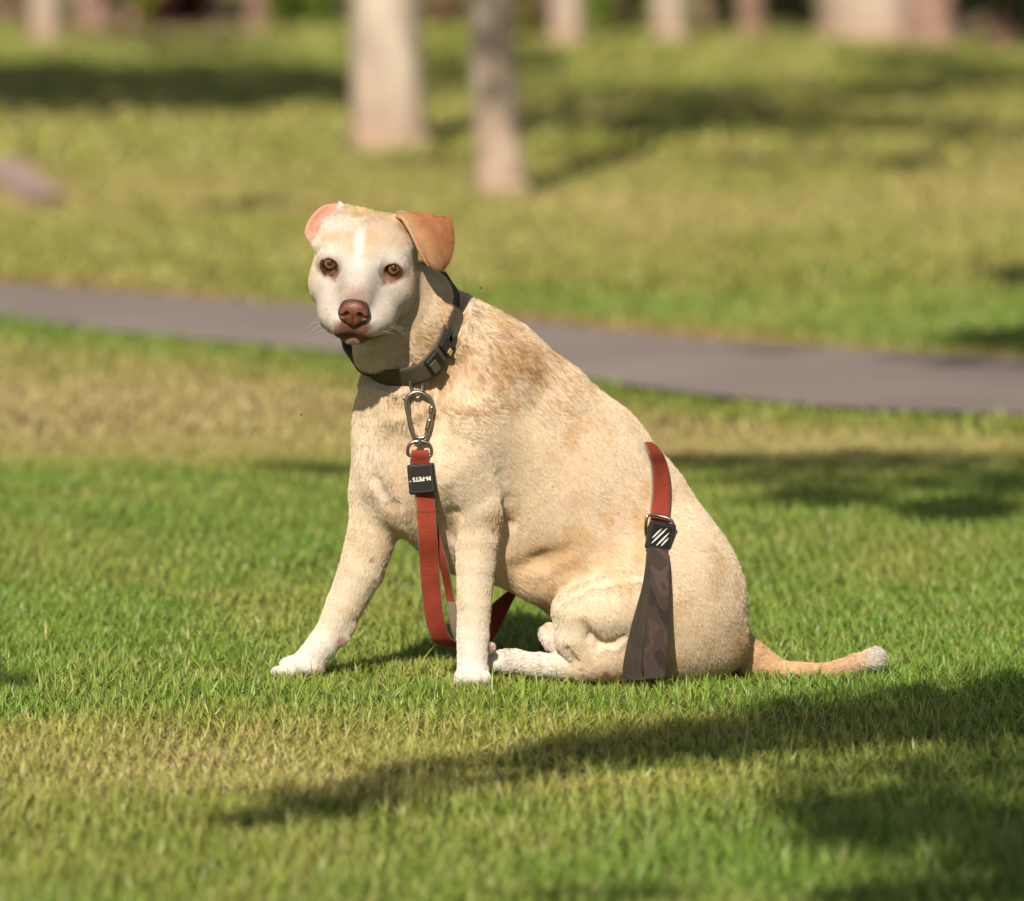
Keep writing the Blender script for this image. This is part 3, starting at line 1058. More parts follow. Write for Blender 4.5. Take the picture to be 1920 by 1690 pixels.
for i, (px, py, w, h, lab, tn) in enumerate([
        (20, 38, 90, 1.3, 'dusky reddish shrub at the far left edge', (0.20, 0.12, 0.07)),
        (245, 50, 90, 1.2, 'yellow green shrub between the two dark reddish shrubs at upper left', (0.26, 0.28, 0.03)),
        (330, 50, 170, 1.5, 'dark maroon shrub left of the large pale tree', (0.09, 0.035, 0.03)),
        (560, 48, 170, 1.5, 'bright green shrub just left of the large pale tree', (0.20, 0.29, 0.045)),
        (830, 52, 90, 1.4, 'reddish tan shrub between the two pale trees', (0.24, 0.15, 0.09)),
        (1000, 70, 80, 1.2, 'olive shrub right behind the slim pale tree', (0.20, 0.18, 0.05)),
        (1160, 56, 130, 1.5, 'deep green shrub between two pinkish distant trunks', (0.17, 0.24, 0.045)),
        (1335, 52, 90, 1.3, 'bright green shrub left of the brown distant trunk', (0.21, 0.31, 0.045)),
        (1480, 50, 110, 1.8, 'very dark shrub left of the broad pale trunk', (0.04, 0.045, 0.02)),
        (1890, 98, 240, 2.4, 'very dark green shrub at the upper right corner', (0.02, 0.03, 0.014))]):
    shrub(px, py, w, h, lab, tn, 60 + i)
# ------------------------------------------------------------------ build the dog
def hl(P):
    """photograph space -> head frame"""
    return (np.asarray(P, float) - HO) @ HM

def head_weight(P):
    q = hl(P)
    e = (q - [0, -30, 25]) / [125, 132, 150]
    e[:, 2] = np.where(q[:, 2] > 25, (q[:, 2] - 25) / 230, e[:, 2])
    return smooth01(-np.linalg.norm(e, axis=1), -1.12, -0.9)

def mix(c, t, new):
    t = np.asarray(t)[:, None]
    return c * (1 - t) + np.array(new) * t

def blob(P, c, r):
    """soft weight around a point"""
    d = np.linalg.norm((P - np.array(c, float)) / np.array(r, float), axis=1)
    return 1 - smooth01(d, 0.55, 1.15)

def coat_color(P):
    """coat colour, some shade painted in, at points P (photograph space)"""
    x, y, z = P[:, 0], P[:, 1], P[:, 2]
    n = len(P)
    big = vnoise(P, 1 / 95, 1, 2)
    mid = vnoise(P, 1 / 34, 2, 3)
    c = np.tile(np.array([0.81, 0.65, 0.475]), (n, 1))
    c = mix(c, smooth01(mid, 0.50, 0.75) * 0.55, (0.66, 0.42, 0.19))
    c = mix(c, smooth01(big, 0.52, 0.72) * 0.5, (0.80, 0.65, 0.45))
    # darker saddle over the withers and the scruff, sandy flank
    c = mix(c, blob(P, (960, 660, 60), (110, 90, 160)) * (0.25 + 0.5 * smooth01(mid, 0.4, 0.6)), (0.52, 0.33, 0.15))
    c = mix(c, blob(P, (845, 640, -10), (80, 90, 140)) * 0.45 * smooth01(mid, 0.38, 0.6), (0.56, 0.34, 0.14))
    c = mix(c, blob(P, (1010, 1060, 0), (90, 70, 140)) * 0.45, (0.64, 0.41, 0.18))
    c = mix(c, blob(P, (1090, 1040, 0), (110, 40, 160)) * 0.35, (0.62, 0.39, 0.17))
    c = mix(c, blob(P, (1180, 1010, 20), (60, 110, 120)) * 0.3 * smooth01(mid, 0.35, 0.6), (0.62, 0.38, 0.17))
    # paler shoulder, thigh, rump edge, legs, chest
    c = mix(c, blob(P, (880, 880, -60), (80, 120, 90)) * 0.4, (0.86, 0.76, 0.60))
    c = mix(c, blob(P, (1110, 1150, 0), (100, 75, 90)) * 0.6, (0.86, 0.75, 0.58))
    c = mix(c, blob(P, (1200, 860, 130), (120, 60, 160)) * 0.4, (0.80, 0.68, 0.53))
    c = mix(c, blob(P, (1330, 1010, 130), (70, 130, 200)) * 0.35, (0.78, 0.66, 0.50))
    leg = smooth01(y, 960, 1110) * ((x < 945) & (y > 940))
    c = mix(c, leg * 0.55, (0.84, 0.74, 0.60))
    paw = smooth01(y, 1140, 1215) * smooth01(-x, -1085, -1030)
    c = mix(c, paw * 0.85, (0.86, 0.80, 0.74))
    c = mix(c, blob(P, (700, 880, 20), (55, 120, 90)) * 0.45, (0.84, 0.74, 0.62))
    c = mix(c, blob(P, (765, 930, 20), (50, 45, 70)) * 0.35, (0.60, 0.44, 0.33))
    # rump corner and tail are redder, tail tip white
    c = mix(c, smooth01(x, 1345, 1400) * smooth01(y, 1150, 1200) * 0.8, (0.70, 0.43, 0.22))
    c = mix(c, smooth01(x, 1545, 1600) * smooth01(y, 1150, 1200) * 0.7, (0.72, 0.54, 0.36))
    c = mix(c, smooth01(x, 1606, 1634) * smooth01(y, 1150, 1200) * 0.8, (0.72, 0.69, 0.64))
    # sores and pads
    for (px, py, r) in ((699, 1048, 6), (704, 1087, 5), (642, 1202, 11), (919, 1214, 9), (925, 992, 5), (1130, 1262, 10), (600, 1258, 10)):
        d = np.hypot(x - px, y - py)
        c = mix(c, (1 - smooth01(d, r * 0.5, r * 1.1)) * 0.75, (0.42, 0.17, 0.11))
    # the sheath
    c = mix(c, blob(P, (1045, 1200, 80), (40, 34, 40)) * (x < 1062) * 0.5, (0.84, 0.70, 0.58))
    # -------- head
    q = hl(P)
    u, v, w = q[:, 0], q[:, 1], q[:, 2]
    hw = head_weight(P)
    f = np.tile(np.array([0.70, 0.625, 0.555]), (n, 1))
    f = mix(f, smooth01(v, 14, 46) * (0.6 + 0.35 * smooth01(mid, 0.4, 0.65)), (0.62, 0.44, 0.27))
    f = mix(f, smooth01(np.abs(u), 62, 96) * 0.55, (0.76, 0.60, 0.42))
    f = mix(f, smooth01(np.abs(u), 52, 80) * smooth01(-v, -5, 25) * (1 - smooth01(w, 30, 70)) * 0.8, (0.62, 0.455, 0.29))  # tan cheek, with the shade behind the muzzle painted in
    f = mix(f, smooth01(-w, -10, 50) * 0.7, (0.74, 0.55, 0.33))
    blaze = np.exp(-((u + 2 + v * 0.10) / 10.0) ** 2) * smooth01(v, 5, 22) * (1 - smooth01(v, 58, 70))
    f = mix(f, blaze, (0.80, 0.77, 0.72))
    f = mix(f, np.exp(-((np.abs(u) - 22) / 14) ** 2 - ((v + 58) / 26) ** 2) * (w > 70) * 0.5, (0.80, 0.77, 0.72))
    brow = np.exp(-((np.abs(u) - EYE) / 32) ** 2 - ((v - 26) / 12) ** 2) * (w > 20)
    f = mix(f, brow * 0.7, (0.80, 0.765, 0.71))
    f = mix(f, np.exp(-((u) / 34) ** 2 - ((v + 24) / 17) ** 2) * smooth01(w, 85, 120) * 0.85, (0.34, 0.215, 0.165))
    f = mix(f, blob(P, (638, 422, HZ - 15), (54, 32, 70)) * (q[:, 2] < 45) * 0.9, (0.70, 0.64, 0.56))
    f = mix(f, blob(P, (672, 402, HZ), (26, 14, 60)) * 0.7, (0.66, 0.46, 0.24))
    f = mix(f, blob(P, (762, 420, HZ), (24, 32, 60)) * 0.9, (0.36, 0.19, 0.11))  # skull darkened to paint the shade inside the ear fold
    for s in (1, -1):                                       # liver rims of the eyes, tear mark
        e = np.sqrt(((u - s * EYE) / 1.12) ** 2 + (v * 1.05 + 0.5) ** 2)
        e = e + 4 * (vnoise(P, 1 / 7, 5) - 0.5)
        low = 0.30 + 0.55 * smooth01(-v, -6, 8)
        f = mix(f, (1 - smooth01(e, 17, 28)) * (w > 30) * low * 0.95, (0.26, 0.10, 0.06))
        f = mix(f, (1 - smooth01(e - 1.5 * smooth01(-v, 2, 12), 14.5, 18.8)) * (w > 30) * 0.97, (0.05, 0.018, 0.012))
        t = np.hypot((u - s * (EYE - 13)) / 5.0, (v + 15) / 7)
        f = mix(f, (1 - smooth01(t, 0.5, 1.3)) * (w > 30) * 0.7, (0.26, 0.10, 0.06))
    # nose surround and lips
    m = np.hypot(u / 37.0, (v + 86) / 25.0) + 0.25 * (vnoise(P, 1 / 9, 6) - 0.5)
    f = mix(f, (1 - smooth01(m, 0.72, 1.2)) * (w > 130) * 0.95, (0.165, 0.052, 0.033))
    lip = np.exp(-((v + 96 + np.clip(np.abs(u), 0, 60) * 0.36) / 6.5) ** 2) * (np.abs(u) < 56) * (w > 100)
    f = mix(f, lip * 0.95, (0.12, 0.04, 0.035))
    dots = (vnoise(P, 1 / 3.4, 93) > 0.80) & (w > 95) & (v < -55) & (v > -92) & (np.abs(u) > 26)
    f = mix(f, dots * 0.5, (0.30, 0.18, 0.12))
    chin = smooth01(-v, 98, 105) * (w > 90) * (1 - smooth01(np.abs(u), 26, 42))
    f = mix(f, chin * 0.92, (0.20, 0.125, 0.08))
    f = f * (0.87 + 0.24 * vnoise(P, 1 / 4.5, 91, 2))[:, None]
    f = mix(f, smooth01(vnoise(P, 1 / 16, 92, 3), 0.5, 0.75) * 0.30 * (np.hypot(u, v + 60) > 40), (0.62, 0.43, 0.27))
    c = c * (1 - hw[:, None]) + f * hw[:, None]
    c = c * (0.90 + 0.18 * vnoise(P, 1 / 9, 9, 3))[:, None]
    return np.clip(c, 0.01, 0.95)

st = (6.5, 3.4) if QUICK else (5.0, 2.3)
xs = lines([(490, 575, st[0]), (575, 805, st[1]), (805, 1680, st[0])])
ys = lines([(370, 665, st[1]), (665, 1300, st[0])])
zs = lines([(-345, -60, st[1]), (-60, 420, st[0])])
BV, BF = surface_nets(xs, ys, zs, DOG)
BN = grad(BV, DOG)

dog = empty('dog', (0.05, 0.10, 0.0), 'short-haired cream and tan dog with amber eyes sitting on the lawn', 'dog')
M_skin, nt, b = mat('dog skin and undercoat', rough=0.8, spec=0.2)
va = nt.nodes.new('ShaderNodeVertexColor')
va.layer_name = 'col'
nt.links.new(va.outputs['Color'], b.inputs['Base Color'])
tc = nt.nodes.new('ShaderNodeTexCoord')
nz = nt.nodes.new('ShaderNodeTexNoise')
nz.inputs['Scale'].default_value = 420
nz.inputs['Detail'].default_value = 3
nt.links.new(tc.outputs['Object'], nz.inputs['Vector'])
bump(nt, b, nz.outputs['Fac'], 0.5, 0.002)

# fine relief: loose skin, hair lying in tufts on neck and chest
q = hl(BV)
relief = (vnoise(BV, 1 / 26, 21, 2) - 0.5) * 3.4 * blob(BV, (820, 740, 20), (170, 210, 220))
relief += (vnoise(BV * [1, 1, 1], 1 / 60, 22) - 0.5) * 4.0 * (q[:, 2] < -60)
BV2 = BV + BN * relief[:, None]
BC = coat_color(BV)
body = mesh_obj('body', at(BV2[:, 0], BV2[:, 1], BV2[:, 2]), BF[:, ::-1] if False else BF, M_skin, dog, cols=BC * 0.8)

# ------------------------------------------------------------------ fur
def flow(P):
    """direction in which the coat lies (photograph space, not yet tangent)"""
    x, y, z = P[:, 0], P[:, 1], P[:, 2]
    d = np.tile(np.array([0.62, 0.78, 0.12]), (len(P), 1))
    def w(t, v):
        nonlocal d
        t = np.asarray(t)[:, None]
        d = d * (1 - t) + np.array(v) * t
    w(blob(P, (740, 820, 20), (120, 130, 140)), (0.15, 0.95, 0.1))
    w(smooth01(y, 900, 980) * (x < 960), (0.03, 1, 0.05))
    w(smooth01(y, 960, 1020) * (x < 780), (-0.4, 0.9, 0.05))
    w(blob(P, (1110, 1150, 20), (110, 80, 120)), (0.35, 0.75, 0.2))
    w(smooth01(y, 1080, 1160) * (x > 1180), (0.35, 0.9, 0.15))
    w(smooth01(x, 1350, 1420) * (y > 1160), (1, 0.12, 0))
    w((y > 1225) * (x < 1075) * (x > 950) * 1.0, (-1, 0.15, 0))
    w(blob(P, (645, 415, HZ - 10), (70, 40, 60)) * (y < 465), (-0.7, -0.7, -0.2))
    q = hl(P)
    rad = P - H(0, -44, 190)
    rad /= np.linalg.norm(rad, axis=1, keepdims=True) + 1e-6
    hw = head_weight(P)[:, None]
    hw = hw * (1 - 0.8 * (blob(P, (645, 412, HZ - 10), (60, 26, 60)) * (y < 450))[:, None])
    d = d * (1 - hw) + rad * hw
    s = 1 / 40
    wob = np.stack([vnoise(P, s, 31, 2), vnoise(P, s, 32, 2), vnoise(P, s, 33, 2)], 1) - 0.5
    amp = 0.55 + 1.6 * blob(P, (840, 700, 0), (150, 150, 200)) + 0.7 * blob(P, (700, 850, 30), (80, 130, 120))
    amp = amp * (1 - 0.75 * hw[:, 0])
    return d + wob * amp[:, None]

def make_fur(name, V, F, N, count, prims, parent, m, color_fn=coat_color, length_fn=None, flow_fn=flow, lift=0.25, density_fn=None, rad_mm=0.34, seed=3, disp=None):
    r = np.random.default_rng(seed)
    T = np.concatenate([F[:, [0, 1, 2]], F[:, [0, 2, 3]]]) if F.shape[1] == 4 else F
    A, B_, C = V[T[:, 0]], V[T[:, 1]], V[T[:, 2]]
    area = np.linalg.norm(np.cross(B_ - A, C - A), axis=1)
    cen = (A + B_ + C) / 3
    wgt = area.copy()
    if density_fn is not None:
        wgt = wgt * density_fn(cen, N[T[:, 0]])
    cum = np.cumsum(wgt)
    pick = np.searchsorted(cum, r.random(count) * cum[-1])
    a, b2 = r.random(count), r.random(count)
    fl = a + b2 > 1
    a[fl], b2[fl] = 1 - a[fl], 1 - b2[fl]
    t = T[pick]
    W = np.stack([1 - a - b2, a, b2], 1)[:, :, None]
    P = (V[t] * W).sum(1)
    n = (N[t] * W).sum(1)
    n /= np.linalg.norm(n, axis=1, keepdims=True) + 1e-6
    L = length_fn(P)
    keep = L > 0.5
    P, n, L = P[keep], n[keep], L[keep]
    cnt = len(P)
    d = flow_fn(P)
    d = d - n * (d * n).sum(1, keepdims=True)
    d /= np.linalg.norm(d, axis=1, keepdims=True) + 1e-6
    side = np.cross(n, d)
    jit = r.normal(0, 0.16, cnt)[:, None]
    d = d + side * jit
    guard = r.random(cnt) < 0.03
    hw_ = head_weight(P)
    guard &= hw_ < 0.3
    lf = (lift * (1 - 0.45 * hw_) * (0.6 + 0.8 * r.random(cnt)) * np.where(guard, 2.3, 1))[:, None]
    L = L * (0.65 + 0.55 * r.random(cnt)) * np.where(guard, 1.25, 1)
    dirn = d + n * lf
    dirn /= np.linalg.norm(dirn, axis=1, keepdims=True)
    dirn2 = d + n * lf * 0.15 
    dirn2 /= np.linalg.norm(dirn2, axis=1, keepdims=True)
    S = 4
    pts = np.empty((cnt, S, 3))
    dp = 0 if disp is None else (n * disp(P)[:, None])
    base = P + dp - n * 0.6
    pts[:, 0] = base
    for k in range(1, S):
        f = (k - 0.5) / (S - 1)
        pts[:, k] = pts[:, k - 1] + (dirn * (1 - f) + dirn2 * f) * (L / (S - 1))[:, None]
    # tufts: tips drawn together where the coat is longer
    cw = np.clip((L - 9) / 12, 0, 0.75)
    cell = 9.0
    key = np.floor((P + 3 * np.stack([vnoise(P, 1 / 20, 41), vnoise(P, 1 / 20, 42), vnoise(P, 1 / 20, 43)], 1)) / cell).astype(np.int64)
    kk = (key[:, 0] * 8192 + key[:, 1]) * 8192 + key[:, 2]
    _, inv = np.unique(kk, return_inverse=True)
    nc = inv.max() + 1
    ctr = np.stack([np.bincount(inv, pts[:, -1, j], nc) / np.bincount(inv, minlength=nc) for j in range(3)], 1)
    tint = r.random(nc)[inv]
    for k in range(1, S):
        f = (k / (S - 1)) ** 1.5
        pts[:, k] += (ctr[inv] - pts[:, -1] if k == S - 1 else (ctr[inv] - pts[:, -1])) * (cw * f * 0.7)[:, None]
    Wd = at(pts[..., 0], pts[..., 1], pts[..., 2]).astype(np.float32)
    hc = bpy.data.hair_curves.new(name)
    hc.add_curves([S] * cnt)
    off = np.array(root_loc(parent), np.float32)
    hc.attributes['position'].data.foreach_set('vector', (Wd - off).ravel())
    rr = hc.attributes.get('radius') or hc.attributes.new('radius', 'FLOAT', 'POINT')
    rad = np.tile(np.array([1.0, 0.9, 0.6, 0.12], np.float32), (cnt, 1)) * (rad_mm * 1e-3) * (0.8 + 0.4 * r.random(cnt))[:, None].astype(np.float32)
    rr.data.foreach_set('value', rad.ravel().astype(np.float32))
    col = color_fn(P)
    col = col * (0.83 + 0.30 * r.random(cnt))[:, None]
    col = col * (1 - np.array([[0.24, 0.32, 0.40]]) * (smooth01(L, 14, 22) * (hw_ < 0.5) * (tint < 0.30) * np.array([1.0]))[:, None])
    ca = hc.attributes.new('col', 'FLOAT_COLOR', 'CURVE')
    c4 = np.ones((cnt, 4), np.float32)
    c4[:, :3] = np.clip(col, 0.01, 0.97)
    ca.data.foreach_set('color', c4.ravel())
    hc.materials.append(m)
    o = bpy.data.objects.new(name, hc)
    COL.objects.link(o)
    o.parent = parent
    o.location = (0, 0, 0)
    o['kind'] = 'stuff'
    return o

M_fur = bpy.data.materials.new('fur')
M_fur.use_nodes = True
nt = M_fur.node_tree
b = nt.nodes['Principled BSDF']
b.inputs['Roughness'].default_value = 0.55
b.inputs['Specular IOR Level'].default_value = 0.35
at_ = nt.nodes.new('ShaderNodeAttribute')
at_.attribute_name = 'col'
hi = nt.nodes.new('ShaderNodeHairInfo')
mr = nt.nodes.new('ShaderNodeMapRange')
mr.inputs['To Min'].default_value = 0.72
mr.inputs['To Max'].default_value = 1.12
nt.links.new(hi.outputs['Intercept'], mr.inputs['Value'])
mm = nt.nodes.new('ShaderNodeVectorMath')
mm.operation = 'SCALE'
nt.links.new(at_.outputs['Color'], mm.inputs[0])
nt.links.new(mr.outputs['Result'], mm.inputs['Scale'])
nt.links.new(mm.outputs[0], b.inputs['Base Color'])

def fur_len(P):
    x, y = P[:, 0], P[:, 1]
    L = np.full(len(P), 11.0)
    L += 13 * blob(P, (850, 690, 40), (150, 150, 260))
    L += 9 * blob(P, (1010, 720, 100), (120, 90, 200))
    L += 3 * blob(P, (720, 800, 30), (100, 140, 160))
    L -= 4.0 * smooth01(y, 960, 1060) * (x < 945)
    L += 4 * blob(P, (1000, 1095, 60), (90, 40, 180))
    L += 4 * blob(P, (1045, 1200, 80), (34, 30, 40))
    hw = head_weight(P)
    q = hl(P)
    Lh = 8.0 + 3.0 * smooth01(-q[:, 2], 0, 60) + 3 * smooth01(-q[:, 1], 70, 110) * (q[:, 2] < 110)
    Lh = Lh - 2.0 * smooth01(q[:, 2], 60, 150)
    Lh += 10 * blob(P, (650, 412, HZ - 10), (66, 34, 60)) * (y < 470)
    Lh += 3.5 * smooth01(-q[:, 1], 100, 112)
    for s in (1, -1):
        e = np.hypot(q[:, 0] - s * EYE, q[:, 1])
        Lh = np.where((q[:, 2] > 25) & (e < 16.5), 0, np.where((q[:, 2] > 25) & (e < 24), 3.2, Lh))
    Lh = np.where(np.hypot(q[:, 0] / 29, (q[:, 1] + 54) / 25) < 1.0, np.where(q[:, 2] > 150, 0, Lh), Lh)
    Lh = np.where((np.hypot(q[:, 0] / 30, (q[:, 1] + 90) / 20) < 1.0) & (q[:, 2] > 130), 1.6, Lh)
    return L * (1 - hw) + Lh * hw

def fur_density(P, N):
    near = 0.25 + 0.75 * smooth01(-N[:, 2], -0.45, 0.0)
    return near * (1 + 1.7 * head_weight(P))

def disp_fn(P):
    q = hl(P)
    r_ = (vnoise(P, 1 / 26, 21, 2) - 0.5) * 3.4 * blob(P, (820, 740, 20), (170, 210, 220))
    r_ += (vnoise(P, 1 / 60, 22) - 0.5) * 4.0 * (q[:, 2] < -60)
    return r_

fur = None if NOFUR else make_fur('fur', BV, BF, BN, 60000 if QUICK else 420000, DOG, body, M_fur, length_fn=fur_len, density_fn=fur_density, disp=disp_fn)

# ------------------------------------------------------------------ eyes and nose
def eye_material():
    m, nt, b = mat('dog eye', rough=0.04, spec=0.7)
    tc = nt.nodes.new('ShaderNodeTexCoord')
    sep = nt.nodes.new('ShaderNodeSeparateXYZ')
    nt.links.new(tc.outputs['Object'], sep.inputs[0])
    ln = nt.nodes.new('ShaderNodeVectorMath')
    ln.operation = 'LENGTH'
    cb = nt.nodes.new('ShaderNodeCombineXYZ')
    nt.links.new(sep.outputs['X'], cb.inputs['X'])
    nt.links.new(sep.outputs['Y'], cb.inputs['Y'])
    nt.links.new(cb.outputs[0], ln.inputs[0])
    mp = nt.nodes.new('ShaderNodeMapRange')
    mp.inputs['From Max'].default_value = 23 / U
    nt.links.new(ln.outputs['Value'], mp.inputs['Value'])
    r = nt.nodes.new('ShaderNodeValToRGB')
    cr = r.color_ramp
    cr.elements[0].position = 0.0
    cr.elements[0].color = (0.012, 0.008, 0.006, 1)
    cr.elements[1].position = 0.235
    cr.elements[1].color = (0.02, 0.012, 0.008, 1)
    for p, c in ((0.26, (0.13, 0.05, 0.014)), (0.36, (0.25, 0.095, 0.02)), (0.46, (0.13, 0.042, 0.011)), (0.50, (0.03, 0.012, 0.008)), (0.62, (0.02, 0.01, 0.008)), (0.66, (0.20, 0.12, 0.09))):
        e = cr.elements.new(p)
        e.color = (*c, 1)
    nt.links.new(mp.outputs['Result'], r.inputs['Fac'])
    nt.links.new(r.outputs['Color'], b.inputs['Base Color'])
    b.inputs['Coat Weight'].default_value = 1.0
    b.inputs['Coat Roughness'].default_value = 0.02
    return m

def axes_at(u, v, w):
    """world matrix at a head-frame point, X right, Y up, Z out of the face"""
    o = at(*H(u, v, w))
    e = 4.0
    X = at(*H(u + e, v, w)) - o
    Z = at(*H(u, v, w + e)) - o
    X /= np.linalg.norm(X)
    Z -= X * (X @ Z)
    Z /= np.linalg.norm(Z)
    Y = np.cross(Z, X)
    M = Matrix([[X[i], Y[i], Z[i], o[i]] for i in range(3)] + [[0, 0, 0, 1]])
    return M

M_eye = eye_material()
for s in (-1, 1):
    bm = bmesh.new()
    bmesh.ops.create_uvsphere(bm, u_segments=40, v_segments=24, radius=18.3 / U)
    for vtx in bm.verts:                                   # cornea
        rr_ = math.hypot(vtx.co.x, vtx.co.y) * U
        if vtx.co.z > 0 and rr_ < 12.5:
            vtx.co.z += (1.6 * (1 - (rr_ / 12.5) ** 2)) / U
    me = bpy.data.meshes.new('eye')
    bm.to_mesh(me)
    bm.free()
    for p in me.polygons:
        p.use_smooth = True
    me.materials.append(M_eye)
    e = bpy.data.objects.new('eye', me)
    COL.objects.link(e)
    e.parent = dog
    Mx = axes_at(s * EYE, 0, 57.3)
    # look at the camera
    p = Vector(Mx.translation)
    zdir = (Vector((0.0, CAMY, CAMH)) - p).normalized()
    xdir = Vector((0, 0, 1)).cross(zdir).normalized()
    ydir = zdir.cross(xdir)
    rot = Matrix((xdir, ydir, zdir)).transposed().to_4x4()
    e.matrix_local = Matrix.Translation(p - Vector(dog.location)) @ rot

ns = 1.3 if QUICK else 0.9
c0 = H(0, -56, 175)
NV, NF = surface_nets(lines([(c0[0] - 42, c0[0] + 42, ns)]), lines([(c0[1] - 42, c0[1] + 42, ns)]), lines([(c0[2] - 42, c0[2] + 42, ns)]), NOSE)
qn = hl(NV)
nc_ = np.tile(np.array([0.21, 0.072, 0.046]), (len(NV), 1))
edge = smooth01(np.hypot(qn[:, 0] / 30, (qn[:, 1] + 53) / 25), 0.72, 1.05)
nc_ = mix(nc_, edge * 0.85, (0.05, 0.022, 0.02))
for s in (1, -1):
    nc_ = mix(nc_, np.exp(-(np.hypot(qn[:, 0] - s * 13, qn[:, 1] + 55) / 6.5) ** 2) * (qn[:, 2] < 191.5), (0.015, 0.006, 0.005))
nc_ = mix(nc_, np.exp(-(qn[:, 0] / 2.2) ** 2) * smooth01(-qn[:, 1], 50, 60) * 0.6, (0.08, 0.03, 0.02))
nc_ *= (0.45 + 1.1 * vnoise(NV, 1 / 5.0, 51, 3))[:, None]
M_nose, nt, b = mat('nose leather', rough=0.42, spec=0.5)
va = nt.nodes.new('ShaderNodeVertexColor')
va.layer_name = 'col'
nt.links.new(va.outputs['Color'], b.inputs['Base Color'])
tc = nt.nodes.new('ShaderNodeTexCoord')
vo = nt.nodes.new('ShaderNodeTexVoronoi')
vo.inputs['Scale'].default_value = 620
nt.links.new(tc.outputs['Object'], vo.inputs['Vector'])
bump(nt, b, vo.outputs['Distance'], 0.5, 0.0008)
nose = mesh_obj('nose', at(NV[:, 0], NV[:, 1], NV[:, 2]), NF, M_nose, dog, cols=nc_)
# ------------------------------------------------------------------ ears
def catmull(P, n):
    """smooth curve through the points P, n samples"""
    P = np.asarray(P, float)
    Q = np.vstack([2 * P[0] - P[1], P, 2 * P[-1] - P[-2]])
    t = np.linspace(0, len(P) - 1, n)
    i = np.minimum(t.astype(int), len(P) - 2)
    f = (t - i)[:, None]
    a, b_, c, d = Q[i], Q[i + 1], Q[i + 2], Q[i + 3]
    return 0.5 * ((2 * b_) + (-a + c) * f + (2 * a - 5 * b_ + 4 * c - d) * f ** 2 + (-a + 3 * b_ - 3 * c + d) * f ** 3)

def grid_smooth(G, nu, nv):
    G = np.asarray(G, float)
    A = np.stack([catmull(G[i], nv) for i in range(len(G))])
    return np.stack([catmull(A[:, j], nu) for j in range(nv)], 1)

def sheet(G, thick):
    """closed thin solid from a grid of points (photograph space): front, back, rim"""
    nu, nv = G.shape[:2]
    du = np.gradient(G, axis=0)
    dv = np.gradient(G, axis=1)
    n = np.cross(du, dv)
    n /= np.linalg.norm(n, axis=2, keepdims=True) + 1e-9
    uu = np.linspace(0, 1, nu)[:, None]
    vv = np.linspace(0, 1, nv)[None, :]
    rim = np.minimum(np.minimum(uu, 1 - uu) * nu, np.minimum(vv, 1 - vv) * nv)
    th = thick * np.sqrt(np.clip(rim / 2.5, 0.03, 1))[..., None]
    Fv, Bv = G + n * th / 2, G - n * th / 2
    V = np.concatenate([Fv.reshape(-1, 3), Bv.reshape(-1, 3)])
    N = np.concatenate([n.reshape(-1, 3), -n.reshape(-1, 3)])
    f = []
    o = nu * nv
    for i in range(nu - 1):
        for j in range(nv - 1):
            a, b_, c, d = i * nv + j, (i + 1) * nv + j, (i + 1) * nv + j + 1, i * nv + j + 1
            f.append((a, b_, c, d))
            f.append((o + d, o + c, o + b_, o + a))
    ring = [(i, 0) for i in range(nu)] + [(nu - 1, j) for j in range(1, nv)] + [(i, nv - 1) for i in range(nu - 2, -1, -1)] + [(0, j) for j in range(nv - 2, 0, -1)]
    for (i, j), (k, l) in zip(ring, ring[1:] + ring[:1]):
        a, b_ = i * nv + j, k * nv + l
        f.append((b_, a, o + a, o + b_))
    return V, np.array(f), N

hz = HO[2]                                     # depth of the head's middle
# the ear on the right of the picture: rises from the skull, folds over and hangs
er = grid_smooth([
    [(768, 436, hz + 30), (790, 432, hz + 26), (806, 430, hz + 26), (814, 430, hz + 30)],
    [(752, 412, hz + 14), (784, 412, hz + 6), (812, 416, hz + 8), (834, 420, hz + 16)],
    [(742, 400, hz - 6), (776, 400, hz - 18), (815, 406, hz - 14), (845, 410, hz - 2)],
    [(752, 412, hz - 30), (784, 418, hz - 40), (818, 424, hz - 32), (849, 428, hz - 12)],
    [(768, 436, hz - 42), (796, 444, hz - 50), (824, 448, hz - 38), (850, 452, hz - 18)],
    [(783, 464, hz - 44), (806, 470, hz - 52), (828, 472, hz - 42), (847, 474, hz - 24)],
    [(796, 487, hz - 40), (811, 493, hz - 48), (828, 494, hz - 40), (842, 488, hz - 28)],
    [(806, 500, hz - 36), (815, 505, hz - 40), (824, 506, hz - 38), (832, 502, hz - 32)]], 56, 40)
# inner edge curls back towards the skull
V_, F_, N_ = sheet(er, 5.5)

def ear_color(P):
    mid = vnoise(P, 1 / 22, 61, 2)
    c = np.tile(np.array([0.36, 0.15, 0.062]), (len(P), 1))
    c = c * (0.72 + 0.5 * vnoise(P * [1.6, 0.7, 1], 1 / 7, 66, 3))[:, None]
    c = mix(c, smooth01(mid, 0.45, 0.7) * 0.5, (0.46, 0.22, 0.10))
    d = np.abs((P[:, 0] - 770) * 0.7 - (P[:, 1] - 420) * 0.45 + 4) 
    c = mix(c, np.exp(-(d / 14) ** 2) * 0.5, (0.50, 0.33, 0.20))
    return c

def ear_flow(P):
    v = np.tile(np.array([0.45, 0.85, 0.0]), (len(P), 1))
    return v + 0.5 * (np.stack([vnoise(P, 1 / 30, 62), vnoise(P, 1 / 30, 63), vnoise(P, 1 / 30, 64)], 1) - 0.5)

